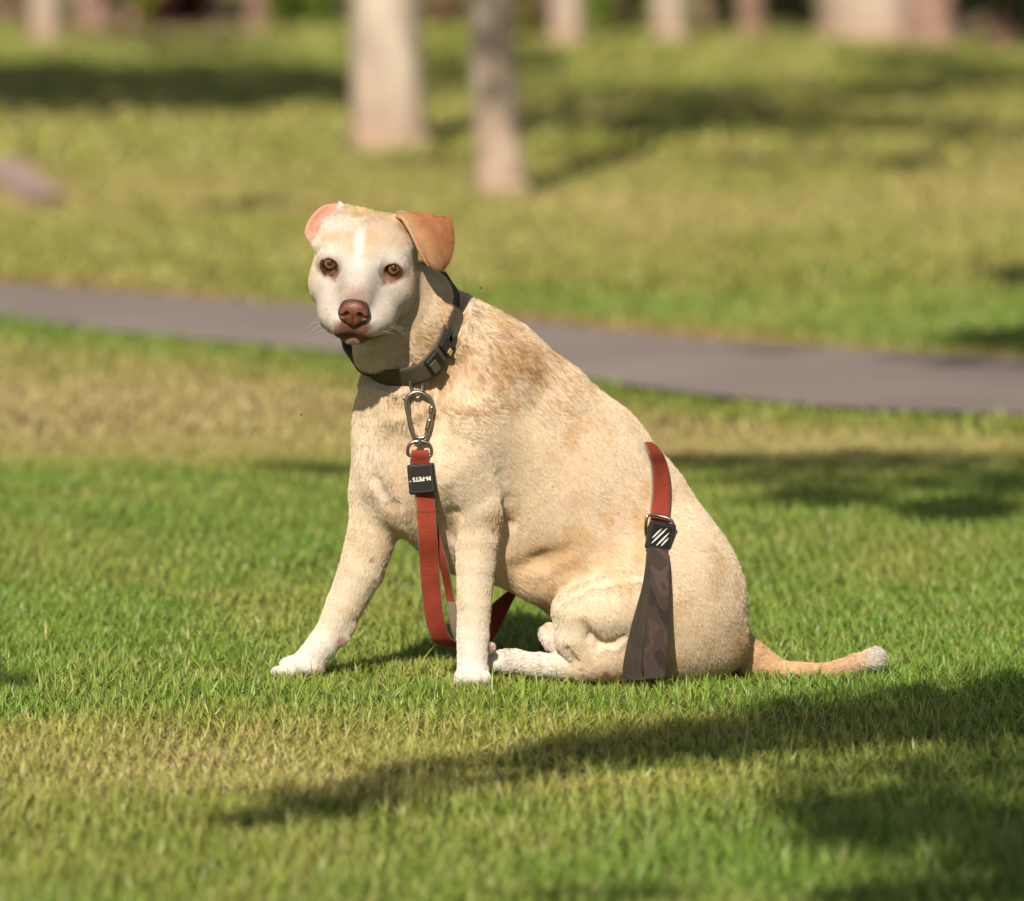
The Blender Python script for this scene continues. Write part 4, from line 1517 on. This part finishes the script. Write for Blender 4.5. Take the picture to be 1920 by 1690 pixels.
ear = mesh_obj('ear', at(V_[:, 0], V_[:, 1], V_[:, 2]), F_, M_skin, dog, cols=ear_color(V_) * 0.9)
ear['label'] = 'orange tan ear folded over and hanging'
if not NOFUR:
    make_fur('ear_fur', V_, F_, N_, 6000 if QUICK else 26000, DOG, ear, M_fur, color_fn=ear_color, length_fn=lambda P: np.full(len(P), 5.5), flow_fn=ear_flow, lift=0.16, seed=5, rad_mm=0.28)

rim = [(744, 406), (757, 411), (770, 434), (783, 462), (795, 485), (805, 499)]
RZ = [hz - 14, hz - 32, hz - 46, hz - 48, hz - 43, hz - 38]
from_rim = [[(x, y, z, 3.6 + 1.2 * (i == 1)) for i, ((x, y), z) in enumerate(zip(rim, RZ))]]
V_, F_ = tubes(from_rim, 10)
V_ = np.array(V_)
rc = np.tile(np.array([0.48, 0.28, 0.15]), (len(V_), 1)) * (0.8 + 0.4 * vnoise(V_, 1 / 8, 67, 2))[:, None]
mesh_obj('ear_rim', at(V_[:, 0], V_[:, 1], V_[:, 2]), F_, M_skin, ear, cols=rc)

# the ear on the left of the picture: turned inside out, pink side showing
el = grid_smooth([
    [(632, 452, hz - 8), (640, 436, hz - 2), (650, 424, hz + 6), (656, 416, hz + 12), (662, 412, hz + 18)],
    [(612, 462, hz - 22), (622, 440, hz - 22), (636, 420, hz - 16), (648, 407, hz - 4), (658, 402, hz + 10)],
    [(596, 462, hz - 30), (606, 444, hz - 30), (622, 422, hz - 24), (638, 404, hz - 8), (653, 395, hz + 8)],
    [(586, 458, hz - 20), (597, 440, hz - 8), (612, 418, hz - 4), (630, 398, hz + 4), (648, 389, hz + 12)],
    [(577, 450, hz - 10), (589, 428, hz + 6), (604, 406, hz + 10), (622, 391, hz + 12), (642, 384, hz + 16)],
    [(570, 438, hz - 2), (576, 418, hz + 4), (590, 398, hz + 8), (608, 385, hz + 12), (629, 383, hz + 20)]], 56, 56)
V_, F_, N_ = sheet(el, 5.0)
uv = np.linspace(0, 1, 56)
uu = np.tile(np.repeat(uv, 56), 2)
side = np.repeat([0, 1], 56 * 56)

def ear2_color_uv(P, u):
    mid = vnoise(P, 1 / 14, 71, 2)
    pink = np.tile(np.array([0.54, 0.29, 0.225]), (len(P), 1)) * (0.8 + 0.4 * vnoise(P, 1 / 6, 75, 2))[:, None]
    pink = mix(pink, smooth01(mid, 0.45, 0.7) * 0.6, (0.42, 0.17, 0.10))
    pink = mix(pink, np.exp(-(np.hypot(P[:, 0] - 613, P[:, 1] - 422) / 7) ** 2) * 0.8, (0.16, 0.08, 0.05))
    cream = np.array([0.78, 0.72, 0.64])
    t = smooth01(-u, -0.56, -0.42)
    c = pink * (1 - t[:, None]) + cream * t[:, None]
    return mix(c, smooth01(u, 0.95, 1.0) * 0.6, (0.58, 0.30, 0.20))

def ear2_u(P):
    """0 on the furred rim next to the skull, 1 on the outer edge"""
    lin = np.hypot(P[:, 0] - 570, P[:, 1] - 380)
    s = (P[:, 0] - 605) * 0.577 + (P[:, 1] - 448) * 0.817
    return np.clip(0.50 - (s + 7) / 45 - 0.7 * smooth01(P[:, 0], 628, 644), 0, 1)

c2 = ear2_color_uv(V_, ear2_u(V_))
ear2 = mesh_obj('ear', at(V_[:, 0], V_[:, 1], V_[:, 2]), F_, M_skin, dog, cols=c2)
ear2['label'] = 'ear turned inside out showing pink skin'
if not NOFUR:
    def l2(P):
        u = ear2_u(P)
        return 3.0 + 6.0 * smooth01(-u, -0.62, -0.40)
    def f2(P):
        v = np.tile(np.array([-0.35, -0.85, -0.5]), (len(P), 1))
        v[P[:, 0] < 625] = (0.6, 0.5, -0.6)
        return v + 0.9 * (np.stack([vnoise(P, 1 / 20, 72), vnoise(P, 1 / 20, 73), vnoise(P, 1 / 20, 74)], 1) - 0.5)
    def d2(P, N):
        u = ear2_u(P)
        return 0.12 + smooth01(-u, -0.62, -0.40) + smooth01(P[:, 0], 635, 665)
    make_fur('ear_fur', V_, F_, N_, 5000 if QUICK else 26000, DOG, ear2, M_fur, color_fn=lambda P: ear2_color_uv(P, ear2_u(P)), length_fn=l2, flow_fn=f2, density_fn=d2, lift=0.5, seed=6, rad_mm=0.28)

# whiskers
wp, wc = [], []
r_ = np.random.default_rng(77)
for s in (-1, 1):
    for i in range(5):
        u0, v0, w0 = s * r_.uniform(24, 42), r_.uniform(-98, -66), r_.uniform(120, 165)
        L = r_.uniform(20, 42)
        p = H(u0, v0, w0)
        q = hl(p[None])[0]
        dirn = np.array([s * r_.uniform(0.7, 1), r_.uniform(-0.5, 0.15), r_.uniform(-0.4, 0.3)])
        dirn /= np.linalg.norm(dirn)
        start = p
        for _ in range(12):                       # walk out to the skin
            dd = float(sdf(start[None].astype(np.float32), DOG)[0])
            if dd > -0.5:
                break
            start = start + (HM @ dirn) * max(1.0, -dd)
        pts = [start + (HM @ (dirn * L * t + np.array([0, -10 * t * t, 0]))) for t in (0, 0.33, 0.66, 1)]
        wp.append(pts)
wp = np.array(wp)
Wd = at(wp[..., 0], wp[..., 1], wp[..., 2]).astype(np.float32) - np.array(dog.location, np.float32)
hc = bpy.data.hair_curves.new('whiskers')
hc.add_curves([4] * len(wp))
hc.attributes['position'].data.foreach_set('vector', Wd.ravel())
rr = hc.attributes.get('radius') or hc.attributes.new('radius', 'FLOAT', 'POINT')
rr.data.foreach_set('value', np.tile(np.array([0.09, 0.08, 0.06, 0.02], np.float32) * 1e-3, len(wp)))
M_wh, nt, b = mat('whisker', (0.8, 0.78, 0.72), 0.4)
hc.materials.append(M_wh)
o = bpy.data.objects.new('whiskers', hc)
COL.objects.link(o)
o.parent = dog
o['kind'] = 'stuff'
# ================================================================== COLLAR AND LEASH
def webbing(name, c0, c1, scale=900, rough=0.8):
    m, nt, b = mat(name, c0, rough, spec=0.25)
    tc = nt.nodes.new('ShaderNodeTexCoord')
    n, r = noise_ramp(nt, b, tc.outputs['Object'], 22, c0, c1, 0.35, 0.65, 6)
    w = nt.nodes.new('ShaderNodeTexVoronoi')
    w.inputs['Scale'].default_value = scale
    w.inputs['Randomness'].default_value = 0.25
    nt.links.new(tc.outputs['Object'], w.inputs['Vector'])
    bump(nt, b, w.outputs['Distance'], 0.8, 0.0012)
    return m

M_red = webbing('brick red webbing', (0.25, 0.040, 0.022), (0.37, 0.064, 0.032))
M_redd = webbing('shaded red webbing', (0.16, 0.02, 0.015), (0.22, 0.035, 0.025))  # darker copy of the red with shade painted in, unused
M_olive = webbing('olive webbing', (0.085, 0.072, 0.045), (0.135, 0.115, 0.075))
M_grey = webbing('taupe lining', (0.26, 0.20, 0.15), (0.33, 0.26, 0.20))
M_edge = webbing('grey binding', (0.16, 0.14, 0.13), (0.24, 0.21, 0.19))
M_plastic, _, _ = mat('black plastic', (0.022, 0.020, 0.018), 0.38, 0, 0.5)
M_leather, nt, b = mat('black leather', (0.016, 0.014, 0.014), 0.45, 0, 0.45)
tc = nt.nodes.new('ShaderNodeTexCoord')
nz = nt.nodes.new('ShaderNodeTexNoise')
nz.inputs['Scale'].default_value = 900
nt.links.new(tc.outputs['Object'], nz.inputs['Vector'])
bump(nt, b, nz.outputs['Fac'], 0.3, 0.0006)
M_metal, _, _ = mat('brushed gunmetal', (0.42, 0.37, 0.33), 0.32, 1.0)
M_white, _, _ = mat('white print', (0.82, 0.78, 0.70), 0.6)
M_thread, _, _ = mat('grey thread', (0.09, 0.08, 0.07), 0.8)
M_camo, nt, b = mat('camouflage webbing', rough=0.85, spec=0.2)
tc = nt.nodes.new('ShaderNodeTexCoord')
nz = nt.nodes.new('ShaderNodeTexNoise')
nz.inputs['Scale'].default_value = 19
nz.inputs['Detail'].default_value = 1.0
nt.links.new(tc.outputs['Object'], nz.inputs['Vector'])
r_n = nt.nodes.new('ShaderNodeValToRGB')
r_n.color_ramp.interpolation = 'CONSTANT'
r_n.color_ramp.elements[0].position = 0.0
r_n.color_ramp.elements[0].color = (0.040, 0.026, 0.023, 1)
r_n.color_ramp.elements[1].position = 0.47
r_n.color_ramp.elements[1].color = (0.060, 0.041, 0.036, 1)
e = r_n.color_ramp.elements.new(0.58)
e.color = (0.082, 0.055, 0.046, 1)
e = r_n.color_ramp.elements.new(0.66)
e.color = (0.050, 0.038, 0.028, 1)
nt.links.new(nz.outputs['Fac'], r_n.inputs['Fac'])
nt.links.new(r_n.outputs['Color'], b.inputs['Base Color'])
w = nt.nodes.new('ShaderNodeTexVoronoi')
w.inputs['Scale'].default_value = 900
nt.links.new(tc.outputs['Object'], w.inputs['Vector'])
bump(nt, b, w.outputs['Distance'], 0.6, 0.001)
M_olivec = webbing('olive grey webbing', (0.046, 0.037, 0.029), (0.075, 0.06, 0.045))

def W(P):
    P = np.asarray(P, float)
    return at(P[..., 0], P[..., 1], P[..., 2])

def ribbon(name, L, R, thick, m, parent, n=60, edge_mat=None):
    """flat strap between a left and a right edge line (photograph space), with real thickness and bound edges"""
    L, R = catmull(L, n), catmull(R, n)
    cols = 9
    t = np.array([0, 0.035, 0.18, 0.34, 0.5, 0.66, 0.82, 0.965, 1])[None, :, None]
    G = L[:, None] * (1 - t) + R[:, None] * t
    du = np.gradient(G, axis=0)
    dv = np.gradient(G, axis=1)
    nrm = np.cross(du, dv)
    nrm /= np.linalg.norm(nrm, axis=2, keepdims=True) + 1e-9
    prof = np.array([0.6, 1.1, 1.0, 1, 1, 1, 1.0, 1.1, 0.6])[None, :, None]
    A, B_ = G + nrm * thick / 2 * prof, G - nrm * thick / 2 * prof
    V = np.concatenate([A.reshape(-1, 3), B_.reshape(-1, 3)])
    f, mi = [], []
    o = n * cols
    for i in range(n - 1):
        for j in range(cols - 1):
            a, b_, c, d = i * cols + j, (i + 1) * cols + j, (i + 1) * cols + j + 1, i * cols + j + 1
            f += [(a, b_, c, d), (o + d, o + c, o + b_, o + a)]
            e_ = 1 if j in (0, cols - 2) else 0
            mi += [e_, e_]
        a, b_ = i * cols, (i + 1) * cols
        f.append((b_, a, o + a, o + b_)); mi.append(1)
        a, b_ = i * cols + cols - 1, (i + 1) * cols + cols - 1
        f.append((a, b_, o + b_, o + a)); mi.append(1)
    for j in range(cols - 1):
        f.append((j, j + 1, o + j + 1, o + j)); mi.append(0)
        a = (n - 1) * cols + j
        f.append((a + 1, a, o + a, o + a + 1)); mi.append(0)
    ob = mesh_obj(name, W(V), np.array(f), m, parent)
    if edge_mat:
        ob.data.materials.append(edge_mat)
        ob.data.polygons.foreach_set('material_index', np.array(mi, np.int32))
    return ob

def wire(name, pts, r, m, parent, closed=False, n=60, sides=10, flat=1.0):
    P = np.asarray(pts, float)
    if closed:
        P = np.vstack([P[-2:], P, P[:3]])
        C_ = catmull(P, n + 24)
        k = (len(P) - 1)
        t = np.linspace(0, k, n + 24)
        C_ = C_[(t >= 2) & (t < 2 + len(pts))]
    else:
        C_ = catmull(P, n)
    N_ = len(C_)
    V, F = [], []
    for i, p in enumerate(C_):
        a_ = C_[(i + 1) % N_] if closed else C_[min(i + 1, N_ - 1)]
        b_ = C_[i - 1] if closed else C_[max(i - 1, 0)]
        t = a_ - b_
        t /= np.linalg.norm(t) + 1e-9
        z = np.array([0, 0, -1.0])
        u = np.cross(t, z)
        if np.linalg.norm(u) < 0.2:
            u = np.cross(t, [1.0, 0, 0])
        u /= np.linalg.norm(u)
        v = np.cross(t, u)
        for s in range(sides):
            th = 2 * math.pi * s / sides
            V.append(p + u * math.cos(th) * r + v * math.sin(th) * r * flat)
    m_ = N_ if closed else N_ - 1
    for i in range(m_):
        for s in range(sides):
            s2 = (s + 1) % sides
            i2 = (i + 1) % N_
            F.append((i * sides + s, i2 * sides + s, i2 * sides + s2, i * sides + s2))
    if not closed:
        F.append(tuple(range(sides)))
        F.append(tuple(reversed([(N_ - 1) * sides + s for s in range(sides)])))
    return mesh_obj(name, W(V), F, m, parent)

def frame_box(name, c, ex, ey, ez, hx, hy, hz, m, parent, bev=3.0, seg=3):
    """rounded box: centre c and axes in photograph space"""
    bm = bmesh.new()
    bmesh.ops.create_cube(bm, size=2.0)
    for v in bm.verts:
        v.co = Vector((v.co.x * hx, v.co.y * hy, v.co.z * hz))
    bmesh.ops.bevel(bm, geom=list(bm.edges), offset=min(bev, hz * 0.8), segments=seg, affect='EDGES', profile=0.6)
    A = np.stack([ex, ey, ez], 1)
    for v in bm.verts:
        p = np.array(c) + A @ np.array(v.co)
        v.co = Vector(at(*p))
    bmesh.ops.recalc_face_normals(bm, faces=bm.faces)
    V = np.array([v.co[:] for v in bm.verts])
    F = [tuple(v.index for v in f.verts) for f in bm.faces]
    bm.free()
    o = mesh_obj(name, V, F, m, parent, smooth=False)
    return o

def nrmz(v):
    v = np.asarray(v, float)
    return v / np.linalg.norm(v)

# --- collar
collar = empty('collar', tuple(at(765, 690, 20)), 'olive webbing collar with black buckle around the neck of the dog', 'collar')
HWID = 22.0
def ring_pt(th, off, lift):
    i = (th % (2 * math.pi)) / (2 * math.pi) * NA
    i0 = int(i) % NA
    f = i - int(i)
    rad = RING[i0] * (1 - f) + RING[(i0 + 1) % NA] * f
    return cc + cn * off + (e1 * math.cos(th) + e2 * math.sin(th)) * (rad + lift)
def band(name, th0, th1, half, lift, thick, m, parent, n=90):
    Lp = [ring_pt(t, -half, lift) for t in np.linspace(th0, th1, n)]
    Rp = [ring_pt(t, half, lift) for t in np.linspace(th0, th1, n)]
    return ribbon(name, Lp, Rp, thick, m, parent, n=n, edge_mat=M_edge if m is M_red else None)
band('band', 0, 2 * math.pi * 0.9999, HWID, 4, 4.5, M_olive, collar, 160)
# angle whose point lands nearest a pixel
def ang_for(px, py):
    best, bt = 1e9, 0
    for t in np.linspace(0, 2 * math.pi, 720):
        p = ring_pt(t, 0, 8)
        if p[2] > 120: continue
        d = math.hypot(p[0] - px, p[1] - py)
        if d < best: best, bt = d, t
    return bt
tb = ang_for(817, 658)
def local(th, off=0, lift=10):
    p = ring_pt(th, off, lift)
    tg = nrmz(ring_pt(th + 0.05, off, lift) - ring_pt(th - 0.05, off, lift))
    rd = nrmz((e1 * math.cos(th) + e2 * math.sin(th)))
    rd = nrmz(rd - tg * (rd @ tg))
    nn = np.cross(tg, rd)
    return p, tg, nn, rd
d_th = 0.17
sgn = 1 if ring_pt(tb + 0.1, 0, 8)[1] > ring_pt(tb, 0, 8)[1] else -1
p, tg, nn, rd = local(tb + sgn * 0.15)
buckle = frame_box('buckle', p, tg, nn, rd, 17, 20, 6.5, M_plastic, collar, 4)
p2, tg2, nn2, rd2 = local(tb - sgn * 0.13)
frame_box('buckle_insert', p2, tg2, nn2, rd2, 13, 17, 5.5, M_plastic, buckle, 4)
p3, tg3, nn3, rd3 = local(tb + sgn * 0.17, 0, 19)
frame_box('webbing_inlay', p3, tg3, nn3, rd3, 8.5, 12, 1.6, M_olive, buckle, 1)
for s in (-1, 1):
    p4, tg4, nn4, rd4 = local(tb - sgn * 0.30, s * 12, 13)
    frame_box('buckle_prong', p4, tg4, nn4, rd4, 15, 4.5, 4.5, M_plastic, buckle, 3)
p5, tg5, nn5, rd5 = local(tb - sgn * 0.12, 9, 18.5)
p5b, *_ = local(tb - sgn * 0.12, -9, 18.5)
pp = p5 if p5[0] > p5b[0] else p5b
M_tab, _, _ = mat('tan thread label', (0.45, 0.32, 0.15), 0.9)
frame_box('label_tab', pp, tg5, nn5, rd5, 6, 5, 1.6, M_tab, buckle, 1)
band('webbing_overlap', tb - sgn * 0.35, tb - sgn * 1.0, HWID - 1.5, 13, 4, M_olive, collar, 30)
zr = min(front_z(780, 714, DOG), front_z(786, 740, DOG)) - 10
wire('ring', [(778, 682, zr + 10), (770, 692, zr - 2), (768.5, 712, zr - 4), (773, 736, zr - 2), (780, 746, zr), (788, 742, zr), (792, 722, zr + 2), (792, 698, zr + 2), (788, 684, zr + 10)], 3.3, M_metal, collar, closed=True, n=70)

# --- leash
zc = min(front_z(785, 780, DOG), front_z(790, 898, DOG) + 8, zr + 4)
z2 = front_z(790, 898, DOG)
leash = empty('leash', tuple(at(787, 900, z2 - 14)), 'brick red webbing leash clipped to the collar and laid over the back of the dog', 'leash')
def zl(y):                                     # depth of the hanging hardware
    return np.interp(y, [736, 830, 868, 928, 1010, 1150, 1206], [zc - 10, (zc + z2) / 2 - 14, z2 - 16, z2 - 16, z2 - 8, -30, 5])
cb = [(765, 745), (771, 739), (780, 735.5), (793, 738), (806, 747), (811.5, 761), (810, 772), (806.5, 788), (802, 804), (797.5, 818), (787, 822), (776, 817), (770, 802), (765.7, 780.6), (762, 759)]
wire('carabiner', [(x, y, zl(y)) for x, y in cb], 4.0, M_metal, leash, closed=True, n=110, flat=1.2)
car = bpy.context.scene.objects[leash.name].children[-1] if False else [o for o in bpy.data.objects if o.name == 'carabiner'][0]
wire('carabiner_nose', [(757.5, 746, zl(746)), (762, 752, zl(752)), (764, 768, zl(768))], 4.2, M_metal, car, n=10)
wire('gate_sleeve', [(810, 762, zl(762)), (808, 776, zl(776))], 5.6, M_metal, car, n=6, sides=14)
wire('gate', [(806.5, 785, zl(785)), (801, 808, zl(808))], 5.4, M_metal, car, n=6, sides=14)
sw = wire('swivel', [(787, 818, zl(820)), (787, 836, zl(830))], 5.0, M_metal, leash, n=6, sides=14)
wire('swivel_ring', [(767, 854, zl(856)), (764.5, 842, zl(842)), (770, 832, zl(832)), (781, 828, zl(828)), (794, 828, zl(828)), (804, 833, zl(833)), (809, 843, zl(843)), (807, 855, zl(856)), (787, 858, zl(856))], 3.3, M_metal, leash, closed=True, n=70)

def pairs(Q):
    return [(a[0], a[1], a[4]) for a in Q], [(a[2], a[3], a[4] if len(a) < 6 else a[5]) for a in Q]
z0 = z2 - 16
L, R = pairs([(771, 850, 803, 849, zl(856) - 4), (771.5, 846, 803.5, 845, zl(850) - 1), (770, 852, 804, 852, zl(850) - 6), (772, 872, 806, 872, z0), (777, 900, 811, 900, z0 + 1)])
ribbon('strap_end', L, R, 3.2, M_red, leash, 24, M_edge)
L, R = pairs([(779, 920, 814, 920, z0 + 2), (780.5, 950, 816, 950, z0 + 3), (783.4, 1004, 820, 1004, z0 + 6), (786, 1050, 823, 1050, -52), (788.6, 1087.5, 825, 1087.5, -44), (795, 1150, 831.5, 1150, -26, -22), (805.5, 1190, 841, 1187, -8, 2), (818, 1206, 853, 1202, 14, 22),
              (848, 1213, 868, 1206, 40, 52), (886, 1222, 890, 1180, 90, 96), (920, 1203, 920, 1137, 150, 160), (945, 1160, 940, 1118, 195, 205), (975, 1104, 959, 1100, 245, 255), (1010, 1060, 985, 1050, 300, 308), (1085, 960, 1055, 945, 338, 344), (1150, 880, 1120, 862, 336, 344), (1185, 832, 1168, 810, 262, 270)])
ribbon('strap', L, R, 3.4, M_red, leash, 220, M_edge)
L, R = pairs([(790, 932, 812, 932, z0 + 12), (812, 990, 822, 992, z0 + 22), (822, 1040, 838, 1050, z0 + 30, z0 + 26), (833, 1100, 849, 1108, -14, -18), (838, 1128, 853, 1130, -4, -8)])
ribbon('short_handle', L, R, 3.2, M_red, leash, 60, M_edge)
L, R = pairs([(838, 1127, 853, 1129, -4, -8), (841, 1150, 857, 1152, 4, 0), (846, 1180, 864, 1185, 14, 14), (853, 1204, 874, 1206, 30, 40)])
ribbon('handle_lining', L, R, 4.2, M_grey, leash, 40)

# strap over the rump, following the body
def fz(x, y, off):
    z = front_z(x, y, DOG)
    return (z if z is not None else 150) - off
Lq = [(1180, 832), (1202, 825), (1214, 846), (1221, 874), (1223, 920), (1220, 954), (1219, 982)]
Rq = [(1172, 808), (1221, 830), (1241, 849), (1251.5, 874), (1257, 906), (1256, 960), (1254, 990)]
def zline(Q, first):
    z = [first]
    for i, (x, y) in enumerate(Q[1:]):
        xi = x - (10 if i < 2 else 0)
        yi = y + (14 if i == 0 else 4 if i == 1 else 0)
        z.append(fz(xi, yi, 13))
    return z
zL, zR = zline(Lq, 250), zline(Rq, 262)
zL[1] = max(zL[1], 120); zR[1] = max(zR[1], 128)
zL[2] = min(zL[2], zL[1] - 20)
ribbon('strap', [(*a, z) for a, z in zip(Lq, zL)], [(*a, z) for a, z in zip(Rq, zR)], 3.4, M_red, leash, 70, M_edge)

# leather patches
def patch(px, py, ang, hw, hh, z, tilt, parent):
    a = math.radians(ang)
    ex = np.array([math.cos(a), math.sin(a), math.sin(math.radians(tilt))])
    ex /= np.linalg.norm(ex)
    ey = np.array([-math.sin(a), math.cos(a), 0])
    ey -= ex * (ex @ ey)
    ey /= np.linalg.norm(ey)
    ez = np.cross(ex, ey)
    if ez[2] > 0: ez = -ez
    c = np.array([px, py, z])
    o = frame_box('leather_patch', c, ex, ey, ez, hw, hh, 6.5, M_leather, parent, 5, 4)
    # stitching
    for k, (sx, sy) in enumerate(((0, 1), (0, -1), (1, 0), (-1, 0))):
        pass
    V, F = [], []
    def stitch(p, q_, n):
        for i in range(n):
            m0 = p + (q_ - p) * (i + 0.2) / n
            m1 = p + (q_ - p) * (i + 0.8) / n
            d = nrmz(m1 - m0)
            sd = np.cross(d, ez) * 0.55
            b0 = len(V)
            for w_ in (m0 - sd, m0 + sd, m1 + sd, m1 - sd):
                V.append(w_ + ez * 6.6)
            for w_ in (m0 - sd, m0 + sd, m1 + sd, m1 - sd):
                V.append(w_ + ez * 7.2)
            F.extend([(b0 + 4, b0 + 5, b0 + 6, b0 + 7), (b0, b0 + 1, b0 + 5, b0 + 4), (b0 + 1, b0 + 2, b0 + 6, b0 + 5), (b0 + 2, b0 + 3, b0 + 7, b0 + 6), (b0 + 3, b0, b0 + 4, b0 + 7)])
    ix_, iy_ = hw - 5, hh - 5
    cs = [c - ex * ix_ - ey * iy_, c + ex * ix_ - ey * iy_, c + ex * ix_ + ey * iy_, c - ex * ix_ + ey * iy_]
    for i in range(4):
        stitch(cs[i], cs[(i + 1) % 4], 12)
    mesh_obj('stitching', W(V), F, M_thread, o, smooth=False)
    return o, c, ex, ey, ez

pa, c, ex, ey, ez = patch(791, 898, -5, 26, 28.5, z0 - 6, -14, leash)
pa['label'] = 'black leather patch printed with white letters upside down'
def text_on(body, size, c, ex, ey, ez, dx, dy, parent, bold=0.0):
    """ex: writing direction, ey: up of the letters"""
    cu = bpy.data.curves.new('lettering', 'FONT')
    cu.body = body
    cu.size = size / U
    cu.align_x = 'CENTER'
    cu.align_y = 'CENTER'
    cu.extrude = 0.25 / U
    cu.offset = bold / U
    cu.materials.append(M_white)
    tmp = bpy.data.objects.new('lettering_curve', cu)
    COL.objects.link(tmp)
    bpy.context.view_layer.update()
    me = bpy.data.meshes.new_from_object(tmp.evaluated_get(bpy.context.evaluated_depsgraph_get()))
    bpy.data.objects.remove(tmp)
    o = bpy.data.objects.new('lettering', me)
    COL.objects.link(o)
    o.parent = parent
    o0 = at(*(c + ez * 7.0 + ex * dx + ey * dy))
    X = nrmz(at(*(c + ex * 5)) - at(*c))
    Y = at(*(c + ey * 5)) - at(*c)
    Y = nrmz(Y - X * (X @ Y))
    Z = np.cross(X, Y)
    M = Matrix([[X[i], Y[i], Z[i], o0[i]] for i in range(3)] + [[0, 0, 0, 1]])
    o.matrix_local = Matrix.Translation(-root_loc(parent)) @ M
    return o
# turned over: letters run right to left, their tops point down
text_on('M-PETS', 11.0, c, -ex, ey, ez, -1.5, 0, pa, 0.28)
text_on('TM', 3.2, c, -ex, ey, ez, 21.0, 3.0, pa, 0.05)

zp = fz(1238, 1007, 16)
pb, c, ex, ey, ez = patch(1238, 1006, 12, 25.5, 27.5, zp, 14, leash)
pb['label'] = 'black leather patch printed with four white claw marks'
# claw marks
V, F = [], []
def to_patch(px, py):
    """pixel on the face of the patch -> its local x, y"""
    d = np.array([px, py]) - c[:2] - ez[:2] * 6.8
    A = np.array([[ex[0], ey[0]], [ex[1], ey[1]]])
    return np.linalg.solve(A, d)
for (x1, y1, x2, y2, wdt) in ((1222.5, 1009.5, 1241, 991, 2.6), (1221, 1019.5, 1251.5, 990, 3.0), (1230, 1024, 1255, 999, 3.0), (1239, 1024.5, 1254, 1008.5, 2.6)):
    a_, b_ = to_patch(x1, y1), to_patch(x2, y2)
    d = b_ - a_
    nperp = np.array([-d[1], d[0]]) / np.linalg.norm(d)
    n0 = len(V)
    K = 10
    ww = [0, .5, .8, 1, .85, 1.05, .9, .95, .6, .35, 0]
    for i in range(K + 1):
        t = i / K
        q2 = a_ + d * t
        for s in (-1, 1):
            pt = q2 + nperp * s * (ww[i] * wdt / 2 + 0.08)
            for zz in (6.4, 7.1):
                V.append(c + ex * pt[0] + ey * pt[1] + ez * zz)
    for i in range(K):
        b0 = n0 + i * 4
        F += [(b0 + 1, b0 + 3, b0 + 7, b0 + 5), (b0, b0 + 1, b0 + 5, b0 + 4), (b0 + 2, b0 + 6, b0 + 7, b0 + 3)]
mesh_obj('claw_marks', W(V), F, M_white, pb, smooth=False)
wire('side_ring', [(1219, 966, zp + 6), (1213, 970, zp + 4), (1211, 982, zp + 4), (1211, 1000, zp + 8), (1216, 1006, zp + 12), (1250, 1010, zp + 12), (1262, 1000, zp + 8), (1263, 985, zp + 6), (1256, 974, zp + 6), (1236, 968, zp + 8)], 3.0, M_metal, leash, closed=True, n=80)

# camouflage handle hanging to the ground
rQ = [(1217, 1026, 1253, 1034), (1218.8, 1071, 1256, 1064), (1216.7, 1108, 1256, 1110), (1212.5, 1175, 1254, 1167), (1206, 1233, 1252, 1225), (1208, 1275, 1247, 1272)]
lQ = [(1213, 1028, 1236, 1034), (1209, 1071, 1222, 1072), (1202, 1108, 1219, 1108), (1184, 1172, 1213, 1175), (1171, 1230, 1206, 1233), (1168, 1262, 1205, 1264), (1178, 1276, 1210, 1276)]
hz_ = lambda x, y: fz(min(x, 1250), min(y, 1200), 10)
zb = [min(fz(x, y, 15) for x in (1170 if y > 1100 else 1205, 1190 if y > 1100 else 1210, 1215, 1235, 1252)) for y in (1030, 1071, 1108, 1150, 1175, 1200)]
zb = list(np.minimum.accumulate(np.array(zb)))
ribbon('handle', [(a[0], a[1], z) for a, z in zip(rQ, zb)], [(a[2], a[3], z - 2) for a, z in zip(rQ, zb)], 5, M_camo, leash, 60, M_olivec)
zb2 = zb + [zb[-1]]
ribbon('handle_back', [(a[0], a[1], z + 0) for a, z in zip(lQ, zb2)], [(a[2], a[3], z + 5) for a, z in zip(lQ, zb2)], 4, M_olivec, leash, 60)

# stitched seams on the red strap
def seam(name, y, x0, x1, z, parent, m=M_thread):
    wire(name, [(x0, y, z), ((x0 + x1) / 2, y + 0.4, z), (x1, y, z)], 0.9, m, parent, n=10, sides=6)
st_o = [o for o in bpy.data.objects if o.name == 'strap'][0]
seam('seam', 959, 783, 815, z0 + 0.6, st_o)

# ------------------------------------------------------------------ two small flies in the air
M_fly, _, _ = mat('fly body', (0.02, 0.018, 0.015), 0.5)
M_wing, _, _ = mat('fly wing', (0.25, 0.24, 0.22), 0.3)
for (px, py, z, lab) in ((565, 778, -20, 'tiny dark fly hovering left of the chest of the dog'), (901, 540, 10, 'tiny dark fly hovering above the back of the dog')):
    fl = empty('fly', tuple(at(px, py, z)), lab, 'fly', 'flies in the air around the dog')
    V, F = tubes([[(*at(px - 2.2, py, z), 0.0004), (*at(px - 0.6, py, z), 0.0009), (*at(px + 1, py + .4, z), 0.0011), (*at(px + 2.4, py + .8, z), 0.0003)]], 8)
    mesh_obj('body', V, F, M_fly, fl)
    for s in (-1, 1):
        c_ = at(px, py - 0.5, z)
        tip = c_ + np.array([0.0012, s * 0.0026, 0.0022])
        mesh_obj('wing', [c_, c_ * 0.5 + tip * 0.5 + [0.0009, 0, 0], tip, c_ * 0.5 + tip * 0.5 - [0.0007, 0, 0]], [(0, 1, 2, 3)], M_wing, fl)
